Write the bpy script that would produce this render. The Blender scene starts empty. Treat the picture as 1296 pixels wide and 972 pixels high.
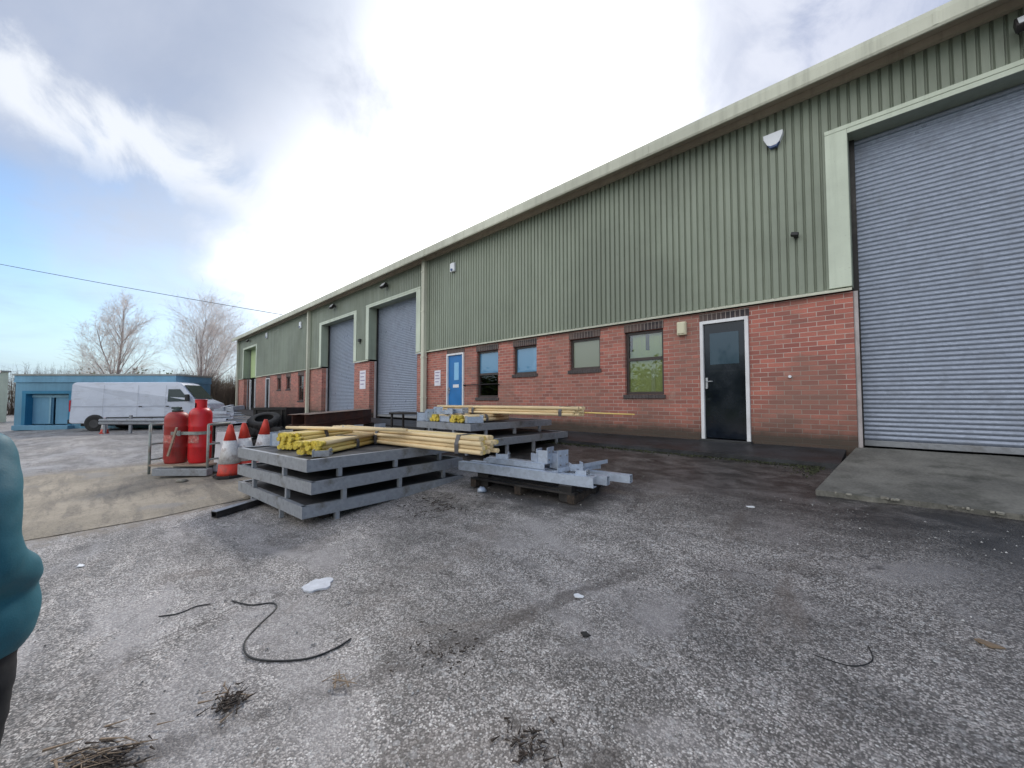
import bpy, bmesh, math, random
from mathutils import Vector, Matrix, noise as mnoise
R = math.radians
random.seed(7)
scene = bpy.context.scene
col = scene.collection
PI = math.pi

# ------------------------------------------------------------------ helpers
class MB:
    """collects shapes, build() links them as ONE mesh object"""
    def __init__(s): s.v = []; s.f = []; s.sm = []
    def add(s, vs, fs, smooth=False, M=None):
        n = len(s.v)
        for p in vs:
            p = Vector(p)
            s.v.append(M @ p if M is not None else p)
        for f in fs: s.f.append(tuple(i + n for i in f)); s.sm.append(smooth)
        return s
    def box(s, x0, x1, y0, y1, z0, z1, M=None, bev=0.0):
        if bev > 0:
            b = min(bev, (x1-x0)*.45, (y1-y0)*.45, (z1-z0)*.45)
            bm = bmesh.new(); bmesh.ops.create_cube(bm, size=1)
            for q in bm.verts:
                q.co = Vector(((x0+x1)/2+q.co.x*(x1-x0), (y0+y1)/2+q.co.y*(y1-y0), (z0+z1)/2+q.co.z*(z1-z0)))
            bmesh.ops.bevel(bm, geom=list(bm.edges), offset=b, segments=2, affect='EDGES', profile=.6)
            bm.verts.index_update()
            s.add([q.co.copy() for q in bm.verts], [[q.index for q in f.verts] for f in bm.faces], False, M); bm.free()
            return s
        return s.add([(x0,y0,z0),(x1,y0,z0),(x1,y1,z0),(x0,y1,z0),(x0,y0,z1),(x1,y0,z1),(x1,y1,z1),(x0,y1,z1)],
              [(0,3,2,1),(4,5,6,7),(0,1,5,4),(1,2,6,5),(2,3,7,6),(3,0,4,7)], False, M)
    def tube(s, pts, r, n=8, caps=True, smooth=True, M=None):
        pts = [Vector(p) for p in pts]
        rs = r if isinstance(r, (list, tuple)) else [r]*len(pts)
        vs = []; fs = []
        up = None
        for i, p in enumerate(pts):
            if i == 0: d = pts[1]-pts[0]
            elif i == len(pts)-1: d = pts[-1]-pts[-2]
            else: d = pts[i+1]-pts[i-1]
            d.normalize()
            if up is None: up = Vector((0,0,1)) if abs(d.z) < .9 else Vector((1,0,0))
            a = d.cross(up)
            if a.length < 1e-4: a = d.orthogonal()
            a.normalize(); b = a.cross(d).normalized(); up = b
            for k in range(n):
                t = 2*PI*k/n
                vs.append(p + (a*math.cos(t)+b*math.sin(t))*rs[i])
        for i in range(len(pts)-1):
            for k in range(n):
                fs.append((i*n+k, i*n+(k+1) % n, (i+1)*n+(k+1) % n, (i+1)*n+k))
        s.add(vs, fs, smooth, M)
        if caps:
            m = len(s.v)-len(vs)
            s.f.append(tuple(m+k for k in range(n))[::-1]); s.sm.append(False)
            s.f.append(tuple(m+(len(pts)-1)*n+k for k in range(n))); s.sm.append(False)
        return s
    def lathe(s, prof, n=32, c=(0,0,0), smooth=True, M=None):
        vs = []; fs = []
        for (r, z) in prof:
            for k in range(n):
                t = 2*PI*k/n
                vs.append((c[0]+r*math.cos(t), c[1]+r*math.sin(t), c[2]+z))
        for i in range(len(prof)-1):
            for k in range(n):
                fs.append((i*n+k, i*n+(k+1) % n, (i+1)*n+(k+1) % n, (i+1)*n+k))
        fs.append(tuple(range(n))[::-1]); fs.append(tuple((len(prof)-1)*n+k for k in range(n)))
        return s.add(vs, fs, smooth, M)
    def prism(s, poly, x0, x1, axis='x', M=None, caps=True):
        """poly of 2D points extruded along an axis: x -> poly (y,z); y -> (x,z); z -> (x,y)"""
        def P(a, p):
            return {'x': (a, p[0], p[1]), 'y': (p[0], a, p[1]), 'z': (p[0], p[1], a)}[axis]
        n = len(poly)
        vs = [P(x0, p) for p in poly]+[P(x1, p) for p in poly]
        fs = [(k, (k+1) % n, n+(k+1) % n, n+k) for k in range(n)]
        if caps: fs += [tuple(range(n))[::-1], tuple(range(n, 2*n))]
        return s.add(vs, fs, False, M)
    def build(s, name, mat, parent=None, off=None, normals=True):
        me = bpy.data.meshes.new(name)
        o_ = Vector(off) if off is not None else Vector((0,0,0))
        me.from_pydata([tuple(p-o_) for p in s.v], [], s.f)
        me.polygons.foreach_set('use_smooth', s.sm)
        if normals and len(s.f) < 60000:
            bm = bmesh.new(); bm.from_mesh(me); bmesh.ops.recalc_face_normals(bm, faces=bm.faces); bm.to_mesh(me); bm.free()
        me.materials.append(mat)
        o = bpy.data.objects.new(name, me); col.objects.link(o)
        if parent is not None: o.parent = parent
        return o

def tag(o, label=None, cat=None, group=None, kind=None):
    if label: o['label'] = label
    if cat: o['category'] = cat
    if group: o['group'] = group
    if kind: o['kind'] = kind
    return o
def thing(name, label, cat, loc=(0,0,0), rz=0, group=None, rx=0, ry=0):
    o = bpy.data.objects.new(name, None); col.objects.link(o)
    o.empty_display_size = .2
    o.location = loc; o.rotation_euler = (rx, ry, rz)
    return tag(o, label, cat, group)
def copy_tree(o, parent=None):
    c = o.copy(); col.objects.link(c)
    if parent is not None: c.parent = parent
    for ch in [k for k in bpy.data.objects if k.parent == o]: copy_tree(ch, c)
    return c

# ------------------------------------------------------------------ materials
def newmat(name):
    m = bpy.data.materials.new(name); m.use_nodes = True
    nt = m.node_tree; b = nt.nodes['Principled BSDF']
    return m, nt, b
def N(nt, t, **kw):
    n = nt.nodes.new(t)
    for k, v in kw.items(): setattr(n, k, v)
    return n
def L(nt, a, b): nt.links.new(a, b)
def noise(nt, vec, scale, detail=4, rough=.55, dist=0):
    n = N(nt, 'ShaderNodeTexNoise'); n.inputs['Scale'].default_value = scale; n.inputs['Detail'].default_value = detail
    n.inputs['Roughness'].default_value = rough; n.inputs['Distortion'].default_value = dist
    if vec is not None: L(nt, vec, n.inputs['Vector'])
    return n.outputs['Fac']
def math_(nt, op, a, b=None, c=None, clamp=False):
    n = N(nt, 'ShaderNodeMath', operation=op); n.use_clamp = clamp
    for i, q in enumerate((a, b, c)):
        if q is None: continue
        if isinstance(q, (int, float)): n.inputs[i].default_value = q
        else: L(nt, q, n.inputs[i])
    return n.outputs[0]
def ramp(nt, fac, lo, hi, a=0., b=1., smooth=True):
    n = N(nt, 'ShaderNodeMapRange'); n.interpolation_type = 'SMOOTHSTEP' if smooth else 'LINEAR'
    L(nt, fac, n.inputs['Value'])
    for k, v in zip(('From Min','From Max','To Min','To Max'), (lo,hi,a,b)): n.inputs[k].default_value = v
    return n.outputs['Result']
def mix(nt, fac, a, b, mode='MIX'):
    n = N(nt, 'ShaderNodeMix', data_type='RGBA', blend_type=mode)
    if isinstance(fac, (int,float)): n.inputs[0].default_value = fac
    else: L(nt, fac, n.inputs[0])
    for i, q in ((6,a),(7,b)):
        if isinstance(q, tuple): n.inputs[i].default_value = (*q[:3], 1)
        else: L(nt, q, n.inputs[i])
    return n.outputs[2]
def coord(nt, kind='Object', scale=None):
    t = N(nt, 'ShaderNodeTexCoord').outputs[kind]
    if scale:
        mp = N(nt, 'ShaderNodeMapping'); mp.inputs['Scale'].default_value = scale; L(nt, t, mp.inputs['Vector']); return mp.outputs[0]
    return t
def bump(nt, b, h, strength, dist=.01):
    n = N(nt, 'ShaderNodeBump'); n.inputs['Strength'].default_value = strength; n.inputs['Distance'].default_value = dist
    L(nt, h, n.inputs['Height']); L(nt, n.outputs[0], b.inputs['Normal'])
def std(name, c, rough=.6, metal=0., var=.18, scale=3., dirt=None, dirt_amt=.5, dirt_scale=(1,1,1), bmp=.1, fine=60., spec=.5, stretch=None):
    """base colour with two scales of variation, optional dirt, roughness variation, fine bump"""
    m, nt, b = newmat(name)
    v = coord(nt, 'Object', stretch)
    n1 = noise(nt, v, scale, 5); n2 = noise(nt, v, fine, 3)
    k = math_(nt, 'ADD', ramp(nt, n1, .25, .75, 1-var, 1+var), ramp(nt, n2, .3, .7, -var*.4, var*.4))
    cc = N(nt, 'ShaderNodeVectorMath', operation='SCALE'); cc.inputs[0].default_value = c; L(nt, k, cc.inputs['Scale'])
    out = cc.outputs[0]
    if dirt is not None:
        dv = coord(nt, 'Object', dirt_scale)
        dn = noise(nt, dv, 2.2, 6, .65)
        out = mix(nt, ramp(nt, dn, .48, .72, 0, dirt_amt), out, dirt)
    L(nt, out, b.inputs['Base Color'])
    L(nt, ramp(nt, n1, .3, .7, max(.02, rough-.08), min(1, rough+.1)), b.inputs['Roughness'])
    b.inputs['Metallic'].default_value = metal
    b.inputs['Specular IOR Level'].default_value = spec
    if bmp: bump(nt, b, n2, bmp, .004)
    return m

# speckled old asphalt ------------------------------------------------
def ground_mat():
    m, nt, b = newmat('old_asphalt')
    o = coord(nt)
    sep = N(nt, 'ShaderNodeSeparateXYZ'); L(nt, o, sep.inputs[0]); X, Y = sep.outputs[0], sep.outputs[1]
    vo = N(nt, 'ShaderNodeTexVoronoi'); vo.inputs['Scale'].default_value = 112; L(nt, o, vo.inputs['Vector'])
    bw = N(nt, 'ShaderNodeSeparateColor'); L(nt, vo.outputs['Color'], bw.inputs[0]); r1 = bw.outputs[0]; r2 = bw.outputs[1]
    vo2 = N(nt, 'ShaderNodeTexVoronoi'); vo2.inputs['Scale'].default_value = 46; L(nt, o, vo2.inputs['Vector'])
    bw2 = N(nt, 'ShaderNodeSeparateColor'); L(nt, vo2.outputs['Color'], bw2.inputs[0]); q1 = bw2.outputs[0]
    stone = mix(nt, ramp(nt, r1, .15, .95), (.135,.121,.112), (.54,.495,.465))
    stone = mix(nt, ramp(nt, r1, .90, .97), stone, (.68,.65,.62))
    stone = mix(nt, ramp(nt, vo.outputs['Distance'], .45, .75, 0, .6), stone, (.06,.056,.055))
    stone = mix(nt, ramp(nt, q1, .70, .95, 0, .35), stone, (.07,.065,.062))
    stone = mix(nt, ramp(nt, q1, .0, .14, .5, 0), stone, (.45,.44,.43))
    # large wear patches
    big = noise(nt, coord(nt, 'Object', (.55, .9, 1)), 1.0, 6, .6, .3)
    mid = noise(nt, coord(nt, 'Object', (2.2, 3.4, 1)), 1.6, 6, .65, .4)
    streak = noise(nt, coord(nt, 'Object', (.5, 4.5, 1)), 1.3, 5, .6)
    k = math_(nt, 'MULTIPLY', ramp(nt, big, .3, .7, .72, 1.22), ramp(nt, mid, .3, .72, .74, 1.2))
    k = math_(nt, 'MULTIPLY', k, ramp(nt, streak, .3, .7, .86, 1.1))
    sc = N(nt, 'ShaderNodeVectorMath', operation='SCALE'); L(nt, stone, sc.inputs[0]); L(nt, k, sc.inputs['Scale']); c = sc.outputs[0]
    # broad pale patches at random, smear out the stones
    pale = noise(nt, coord(nt, 'Object', (.7, 1.3, 1)), .9, 7, .62, .6)
    c = mix(nt, ramp(nt, pale, .49, .68, 0, .62), c, (.38,.352,.345))
    # brownish silt
    silt = noise(nt, coord(nt, 'Object', (.9, .6, 1)), 1.5, 7, .66, .8)
    c = mix(nt, ramp(nt, silt, .53, .72, 0, .5), c, (.15,.12,.10))
    # scattered oil and damp spots
    spots = noise(nt, o, 2.4, 6, .7, .2)
    c = mix(nt, ramp(nt, spots, .635, .72, 0, .75), c, (.035,.033,.034))
    # the failed joint in the surface: runs away from the building, crumbly edge
    wob = noise(nt, o, 1.7, 6, .7); wob2 = noise(nt, o, 9., 5, .7)
    def crack(x0, slope, y0, w, lo, hi, depth):
        line = math_(nt, 'ADD', math_(nt, 'MULTIPLY', math_(nt, 'SUBTRACT', Y, y0), slope), x0)
        d = math_(nt, 'SUBTRACT', X, line)
        d = math_(nt, 'ADD', d, math_(nt, 'MULTIPLY', math_(nt, 'SUBTRACT', wob, .5), .55))
        d = math_(nt, 'ABSOLUTE', math_(nt, 'ADD', d, math_(nt, 'MULTIPLY', math_(nt, 'SUBTRACT', wob2, .5), .12)))
        mk = ramp(nt, d, w*.25, w, 1, 0)
        mk = math_(nt, 'MULTIPLY', mk, ramp(nt, Y, lo, lo+.5)); mk = math_(nt, 'MULTIPLY', mk, ramp(nt, Y, hi-.5, hi, 1, 0))
        mk = math_(nt, 'MULTIPLY', mk, ramp(nt, mid, .36, .55))
        return math_(nt, 'MULTIPLY', mk, depth)
    cr = crack(-2.28, .31, .5, .10, -1.6, 3.4, .6)
    cr2 = crack(-.9, .05, 1.0, .10, -.6, 2.0, .7)
    cr = math_(nt, 'MAXIMUM', cr, cr2)
    wv_ = N(nt, 'ShaderNodeTexNoise'); wv_.inputs['Scale'].default_value = 2.5; wv_.inputs['Detail'].default_value = 6; wv_.inputs['Roughness'].default_value = .7; L(nt, o, wv_.inputs['Vector'])
    ad = N(nt, 'ShaderNodeVectorMath', operation='MULTIPLY_ADD'); L(nt, wv_.outputs['Color'], ad.inputs[0]); ad.inputs[1].default_value = (.9,.9,0); L(nt, o, ad.inputs[2])
    vc = N(nt, 'ShaderNodeTexVoronoi', feature='DISTANCE_TO_EDGE'); vc.inputs['Scale'].default_value = .42; L(nt, ad.outputs[0], vc.inputs['Vector'])
    ck = math_(nt, 'MULTIPLY', ramp(nt, vc.outputs['Distance'], .001, .006, 1, 0), ramp(nt, silt, .46, .58, 0, .85))
    cr = math_(nt, 'MAXIMUM', cr, ck)
    c = mix(nt, cr, c, (.045,.035,.03))
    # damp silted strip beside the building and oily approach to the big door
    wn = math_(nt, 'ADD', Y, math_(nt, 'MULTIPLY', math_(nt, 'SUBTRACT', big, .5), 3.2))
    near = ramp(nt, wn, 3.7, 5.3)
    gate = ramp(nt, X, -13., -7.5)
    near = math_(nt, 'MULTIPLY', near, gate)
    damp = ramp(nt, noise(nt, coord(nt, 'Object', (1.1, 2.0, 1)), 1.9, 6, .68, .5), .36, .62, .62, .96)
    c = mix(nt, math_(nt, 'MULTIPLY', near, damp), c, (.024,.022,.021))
    # soft shadow round the beam pile, painted into the asphalt colour
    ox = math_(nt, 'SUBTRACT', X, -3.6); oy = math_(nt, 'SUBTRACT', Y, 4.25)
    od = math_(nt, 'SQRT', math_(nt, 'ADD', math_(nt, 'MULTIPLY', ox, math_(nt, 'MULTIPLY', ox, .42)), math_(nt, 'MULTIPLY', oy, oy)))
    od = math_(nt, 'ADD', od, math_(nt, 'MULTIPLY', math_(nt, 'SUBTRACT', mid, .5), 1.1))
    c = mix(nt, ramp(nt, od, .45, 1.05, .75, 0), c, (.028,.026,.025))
    # tan silt spilling off the concrete strip
    ex = math_(nt, 'ADD', X, math_(nt, 'MULTIPLY', math_(nt, 'SUBTRACT', mid, .5), 1.6))
    sp_ = math_(nt, 'MULTIPLY', ramp(nt, ex, -13.4, -12.6), ramp(nt, ex, -7.0, -6.5, 1, 0))
    sp_ = math_(nt, 'MULTIPLY', sp_, ramp(nt, math_(nt, 'ADD', Y, math_(nt, 'MULTIPLY', mid, 1.5)), 4.3, 5.2, 1, 0))
    c = mix(nt, math_(nt, 'MULTIPLY', sp_, .75), c, (.22,.18,.135))
    rx_ = math_(nt, 'ADD', X, math_(nt, 'MULTIPLY', math_(nt, 'SUBTRACT', pale, .5), 2.2))
    side = math_(nt, 'MULTIPLY', ramp(nt, rx_, -.2, 1.2), ramp(nt, Y, 1.8, 4.2))
    c = mix(nt, math_(nt, 'MULTIPLY', side, .5), c, (.035,.035,.038))
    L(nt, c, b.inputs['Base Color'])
    rg = ramp(nt, pale, .35, .7, .62, .42)
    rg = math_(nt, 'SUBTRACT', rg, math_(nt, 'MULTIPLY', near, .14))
    L(nt, rg, b.inputs['Roughness'])
    b.inputs['Specular IOR Level'].default_value = .45
    h = math_(nt, 'ADD', math_(nt, 'MULTIPLY', vo.outputs['Distance'], -1.0), math_(nt, 'MULTIPLY', r2, .6))
    h = math_(nt, 'SUBTRACT', h, math_(nt, 'MULTIPLY', cr, 1.5))
    bump(nt, b, h, .55, .006)
    return m

def slab_mat():
    m, nt, b = newmat('silted_concrete')
    o = coord(nt)
    n1 = noise(nt, coord(nt, 'Object', (1.0, .55, 1)), 1.1, 7, .65, .5); n2 = noise(nt, o, 26, 5, .7); n3 = noise(nt, coord(nt,'Object',(.5,3.4,1)), 1.4, 6, .65, .3)
    c = mix(nt, ramp(nt, n1, .3, .7), (.15,.125,.09), (.33,.28,.215))
    c = mix(nt, ramp(nt, n3, .44, .60, 0, .8), c, (.10,.083,.066))
    n6 = noise(nt, coord(nt, 'Object', (2.5, 6, 1)), 3.0, 7, .75, .4)
    c = mix(nt, ramp(nt, n6, .52, .66, 0, .6), c, (.085,.072,.058))
    c = mix(nt, ramp(nt, n2, .3, .75, 0, .45), c, (.35,.31,.25))
    c = mix(nt, ramp(nt, n2, .22, .42, .6, 0), c, (.08,.065,.05))
    n4 = noise(nt, o, .8, 7, .68, .6)
    c = mix(nt, ramp(nt, n4, .54, .66, 0, .7), c, (.19,.18,.175))
    vg = N(nt, 'ShaderNodeTexVoronoi'); vg.inputs['Scale'].default_value = 70; L(nt, o, vg.inputs['Vector'])
    c = mix(nt, ramp(nt, vg.outputs['Distance'], .2, .7, .25, .0), c, (.42,.38,.32))
    L(nt, c, b.inputs['Base Color']); b.inputs['Roughness'].default_value = .8
    bump(nt, b, n2, .5, .01)
    return m

def brick_mat(name, c1, c2, mortar, grime=.6, vertical=False, base_z=.85):
    m, nt, b = newmat(name)
    geo = N(nt, 'ShaderNodeNewGeometry').outputs['Position']
    o = geo
    sep = N(nt, 'ShaderNodeSeparateXYZ'); L(nt, o, sep.inputs[0])
    u = math_(nt, 'ADD', sep.outputs[0], sep.outputs[1])
    cb = N(nt, 'ShaderNodeCombineXYZ')
    if vertical: L(nt, sep.outputs[2], cb.inputs[0]); L(nt, u, cb.inputs[1])
    else: L(nt, u, cb.inputs[0]); L(nt, sep.outputs[2], cb.inputs[1])
    bt = N(nt, 'ShaderNodeTexBrick'); L(nt, cb.outputs[0], bt.inputs['Vector'])
    bt.inputs['Scale'].default_value = 1; bt.inputs['Brick Width'].default_value = .225; bt.inputs['Row Height'].default_value = .0775
    bt.inputs['Mortar Size'].default_value = .0062; bt.inputs['Mortar Smooth'].default_value = .35; bt.inputs['Bias'].default_value = -.1
    bt.inputs['Color1'].default_value = (0,0,0,1); bt.inputs['Color2'].default_value = (1,1,1,1); bt.inputs['Mortar'].default_value = (.5,.5,.5,1)
    bt.offset = 0 if vertical else .5
    # each brick one tone
    sc = N(nt, 'ShaderNodeSeparateColor'); L(nt, bt.outputs['Color'], sc.inputs[0])
    c = mix(nt, sc.outputs[0], c1, c2)
    pn = noise(nt, cb.outputs[0], 60, 4, .6)
    c = mix(nt, ramp(nt, pn, .35, .75, 0, .35), c, (c1[0]*.5, c1[1]*.5, c1[2]*.5))
    pz = noise(nt, geo, 1.1, 6, .6, .4)
    c = mix(nt, ramp(nt, pz, .42, .66, 0, .45), c, (.23,.15,.12))
    mo = mix(nt, ramp(nt, pz, .35, .65), mortar, (mortar[0]*.62, mortar[1]*.6, mortar[2]*.58))
    c = mix(nt, bt.outputs['Fac'], c, mo)
    # grime and green algae rising from the ground
    gz = math_(nt, 'ADD', sep.outputs[2], math_(nt, 'MULTIPLY', math_(nt, 'SUBTRACT', noise(nt, geo, 1.6, 6, .65), .5), 1.0))
    hs = N(nt, 'ShaderNodeMapping'); hs.inputs['Scale'].default_value = (.9,.9,7); L(nt, geo, hs.inputs['Vector'])
    c = mix(nt, ramp(nt, noise(nt, hs.outputs[0], 1.3, 6, .7), .45, .72, 0, .45), c, (.20,.13,.105))
    c = mix(nt, ramp(nt, noise(nt, geo, 3.3, 5, .7), .60, .74, 0, .4), c, (.52,.36,.30))
    gk = math_(nt, 'ADD', sep.outputs[2], math_(nt, 'MULTIPLY', math_(nt, 'SUBTRACT', noise(nt, geo, 2.6, 6, .65), .5), .25))
    c = mix(nt, ramp(nt, gk, base_z+.06, base_z+.24, grime*1.4, 0), c, (.022,.022,.018))
    g = ramp(nt, gz, base_z+.0, base_z+.55, grime*.75, 0)
    c = mix(nt, g, c, (.035,.032,.024))
    g2 = ramp(nt, gz, base_z+.1, base_z+1.7, grime*.4, 0)
    c = mix(nt, g2, c, (.12,.095,.07))
    L(nt, c, b.inputs['Base Color']); b.inputs['Roughness'].default_value = .82
    h = math_(nt, 'ADD', math_(nt, 'MULTIPLY', bt.outputs['Fac'], -1.0), math_(nt, 'MULTIPLY', pn, .3))
    bump(nt, b, h, .5, .008)
    return m

def clad_mat(name, c, streak=.35, rough=.5):
    m, nt, b = newmat(name)
    o = N(nt, 'ShaderNodeNewGeometry').outputs['Position']
    mp = N(nt, 'ShaderNodeMapping'); mp.inputs['Scale'].default_value = (7, 7, .35); L(nt, o, mp.inputs['Vector'])
    n1 = noise(nt, mp.outputs[0], 1., 6, .65); n2 = noise(nt, o, .45, 5, .6); n3 = noise(nt, o, 34, 4, .7)
    cc = mix(nt, ramp(nt, n2, .35, .68), tuple(q*.86 for q in c), tuple(q*1.12 for q in c))
    cc = mix(nt, ramp(nt, n1, .46, .76, 0, streak), cc, tuple(q*.5 for q in c))
    cc = mix(nt, ramp(nt, n1, .22, .42, streak*.6, 0), cc, tuple(min(1, q*1.45+.02) for q in c))
    cc = mix(nt, ramp(nt, n3, .62, .75, 0, .35), cc, (.10,.085,.06))
    L(nt, cc, b.inputs['Base Color'])
    L(nt, ramp(nt, n1, .3, .7, rough-.1, rough+.15), b.inputs['Roughness'])
    b.inputs['Specular IOR Level'].default_value = .4
    bump(nt, b, n2, .12, .05)
    return m

def galv_mat(name, c, rough=.42, metal=.55, dirt=.5):
    m, nt, b = newmat(name)
    o = coord(nt)
    vo = N(nt, 'ShaderNodeTexVoronoi'); vo.inputs['Scale'].default_value = 26; L(nt, o, vo.inputs['Vector'])
    s = N(nt, 'ShaderNodeSeparateColor'); L(nt, vo.outputs['Color'], s.inputs[0])
    n1 = noise(nt, o, 3.5, 6, .65); n2 = noise(nt, o, 30, 4, .7)
    cc = mix(nt, s.outputs[0], tuple(q*.90 for q in c), tuple(q*1.08 for q in c))
    cc = mix(nt, ramp(nt, n1, .5, .75, 0, dirt), cc, (.16,.145,.125))
    cc = mix(nt, ramp(nt, n2, .6, .8, 0, .4), cc, tuple(min(1, q*1.5) for q in c))
    L(nt, cc, b.inputs['Base Color']); b.inputs['Metallic'].default_value = metal
    L(nt, ramp(nt, n1, .3, .7, rough-.07, rough+.2), b.inputs['Roughness'])
    bump(nt, b, n2, .12, .004)
    return m

def glass_mat(name, tint=(.9,.93,.95), rough=.015, body=None, body_fac=0., ior=1.5):
    """window pane: see-through with a fresnel reflection; body gives it a flat tint or obscured sheet"""
    m, nt, b = newmat(name)
    nt.nodes.remove(b); out = nt.nodes['Material Output']
    tr = N(nt, 'ShaderNodeBsdfTransparent'); tr.inputs[0].default_value = (*tint, 1)
    gl = N(nt, 'ShaderNodeBsdfGlossy'); gl.inputs['Roughness'].default_value = rough
    fr = N(nt, 'ShaderNodeFresnel'); fr.inputs['IOR'].default_value = ior
    nb = N(nt, 'ShaderNodeBump'); nb.inputs['Strength'].default_value = .05; nb.inputs['Distance'].default_value = .02
    L(nt, noise(nt, coord(nt), 1.7, 2), nb.inputs['Height']); L(nt, nb.outputs[0], gl.inputs['Normal'])
    base = tr.outputs[0]
    if body is not None:
        df = N(nt, 'ShaderNodeBsdfDiffuse'); df.inputs[0].default_value = (*body, 1)
        mx0 = N(nt, 'ShaderNodeMixShader'); mx0.inputs[0].default_value = body_fac
        L(nt, tr.outputs[0], mx0.inputs[1]); L(nt, df.outputs[0], mx0.inputs[2]); base = mx0.outputs[0]
    mx = N(nt, 'ShaderNodeMixShader'); L(nt, math_(nt, 'MULTIPLY', fr.outputs[0], 2.2, clamp=True), mx.inputs[0])
    L(nt, base, mx.inputs[1]); L(nt, gl.outputs[0], mx.inputs[2]); L(nt, mx.outputs[0], out.inputs[0])
    return m

def timber_mat(name, c, scale=(1,1,1)):
    m, nt, b = newmat(name)
    n1 = noise(nt, coord(nt, 'Object', scale), 5, 6, .65); n2 = noise(nt, coord(nt), 1.3, 4)
    n3 = noise(nt, coord(nt), 40, 3, .6)
    cc = mix(nt, ramp(nt, n1, .3, .7), tuple(q*.78 for q in c), tuple(min(1, q*1.1) for q in c))
    cc = mix(nt, ramp(nt, n2, .5, .75, 0, .35), cc, (c[0]*.6, c[1]*.5, c[2]*.4))
    cc = mix(nt, ramp(nt, n3, .6, .8, 0, .4), cc, (.2,.15,.09))
    L(nt, cc, b.inputs['Base Color']); b.inputs['Roughness'].default_value = .6
    bump(nt, b, n1, .15, .004)
    return m

M = {}
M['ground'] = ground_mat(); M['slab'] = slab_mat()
M['brick'] = brick_mat('red_brick', (.53,.18,.135), (.28,.095,.08), (.54,.43,.38))
M['brick_dark'] = brick_mat('dark_brick_soldier', (.035,.032,.038), (.07,.05,.05), (.38,.33,.30), grime=.1, vertical=True)
M['clad'] = clad_mat('green_cladding', (.235,.262,.205), .22)
M['cream'] = clad_mat('pale_green_trim', (.55,.60,.49), .3, .45)
M['fascia'] = clad_mat('weathered_fascia', (.54,.54,.44), .4, .55)
M['fasc_dirty'] = clad_mat('dirty_soffit', (.42,.37,.29), .4, .7)
M['reveal'] = clad_mat('reveal_flashing', (.30,.34,.27), .3, .5)
M['shutter'] = galv_mat('shutter_steel', (.265,.300,.375), .34, .35, .2)
M['rail'] = std('guide_rail', (.42,.38,.38), .5, .2, .15, 3, (.16,.12,.1), .5, (2,2,.6))
M['roof'] = clad_mat('roof_sheet', (.30,.31,.29))
M['frame'] = std('brown_frame', (.05,.037,.034), .45, 0, .2, 4, bmp=.05)
M['sillbrick'] = std('dark_sill', (.075,.062,.062), .75, 0, .3, 9, (.03,.03,.028), .6)
M['white'] = std('white_paint', (.74,.74,.76), .45, 0, .06, 4, (.35,.33,.3), .35, (2,2,.8))
M['bluedoor'] = std('blue_door', (.012,.16,.44), .4, 0, .1, 3)
M['blackdoor'] = std('black_door', (.008,.011,.017), .1, 0, .25, 2, bmp=.01)
M['dark'] = std('dark_interior', (.015,.015,.016), .9, 0, .1)
M['black'] = std('black_plastic', (.015,.015,.016), .5, 0, .2, 5)
M['whiteplastic'] = std('white_plastic', (.72,.74,.78), .4, 0, .05)
M['blueplastic'] = std('blue_plastic', (.05,.09,.22), .4, 0, .1)
M['cream_plastic'] = std('cream_plastic', (.62,.58,.42), .5, 0, .08)
M['steel'] = std('steel_handle', (.45,.46,.48), .3, .8, .1)
M['concrete'] = std('ramp_concrete', (.155,.148,.130), .85, 0, .35, 1.8, (.045,.045,.035), .75, (1,1,1), .5, 40)
M['concrete_pale'] = std('broken_concrete_edge', (.24,.225,.19), .9, 0, .5, 6, (.06,.055,.045), .8, (3,3,3), .6, 30)
M['kerb'] = std('wet_dark_concrete', (.028,.029,.032), .5, 0, .5, 2.0, (.012,.012,.012), .8, (.7,3,1), .4, 30)
M['galv'] = galv_mat('galvanised_steel', (.31,.325,.355), .48, .35, .9)
M['galv_new'] = galv_mat('bright_galvanised_steel', (.47,.53,.63), .4, .4, .3)
M['galv_old'] = galv_mat('dull_galvanised_steel', (.27,.28,.30), .55, .25, .8)
M['deck'] = std('dark_deck', (.045,.045,.05), .6, 0, .4, 4, (.12,.11,.1), .5, (1,1,1), .3, 30)
M['rust'] = std('rusty_steel', (.13,.055,.038), .7, .2, .4, 3, (.05,.03,.025), .7, (1,4,4), .2)
M['rust_top'] = std('rusty_top_highlight', (.34,.25,.2), .65, .1, .3, 3, (.15,.08,.06), .6)
M['blacksteel'] = std('black_steel', (.022,.02,.02), .5, .3, .3, 4, (.09,.08,.075), .5)
M['timber'] = timber_mat('pale_timber', (.86,.66,.38), (.4,6,6))
M['timber2'] = timber_mat('yellow_timber', (.82,.60,.20), (.4,6,6))
M['yellow'] = std('yellow_end_cap', (.66,.50,.07), .6, 0, .35, 20, (.3,.2,.08), .7, (6,6,6))
M['strap'] = std('grey_strapping', (.10,.095,.10), .5, 0, .2, 9)
M['red_cyl'] = std('red_cylinder', (.58,.012,.018), .35, 0, .12, 3, (.25,.02,.02), .45, (3,3,1))
M['red_old'] = std('faded_red_cylinder', (.33,.030,.026), .5, 0, .25, 4, (.16,.04,.03), .7, (4,4,1.4))
M['cart'] = std('worn_green_grey_paint', (.27,.30,.28), .6, .1, .25, 6, (.2,.12,.08), .6, (4,4,4))
M['wood_grey'] = timber_mat('grey_plank', (.33,.25,.19), (1,6,6))
M['cone'] = std('orange_red_plastic', (.60,.045,.025), .5, 0, .15, 5, (.20,.05,.035), .8, (3,3,2))
M['cone_white'] = std('reflective_sleeve', (.66,.64,.63), .5, 0, .25, 6, (.30,.22,.2), .85, (3,3,3))
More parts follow.
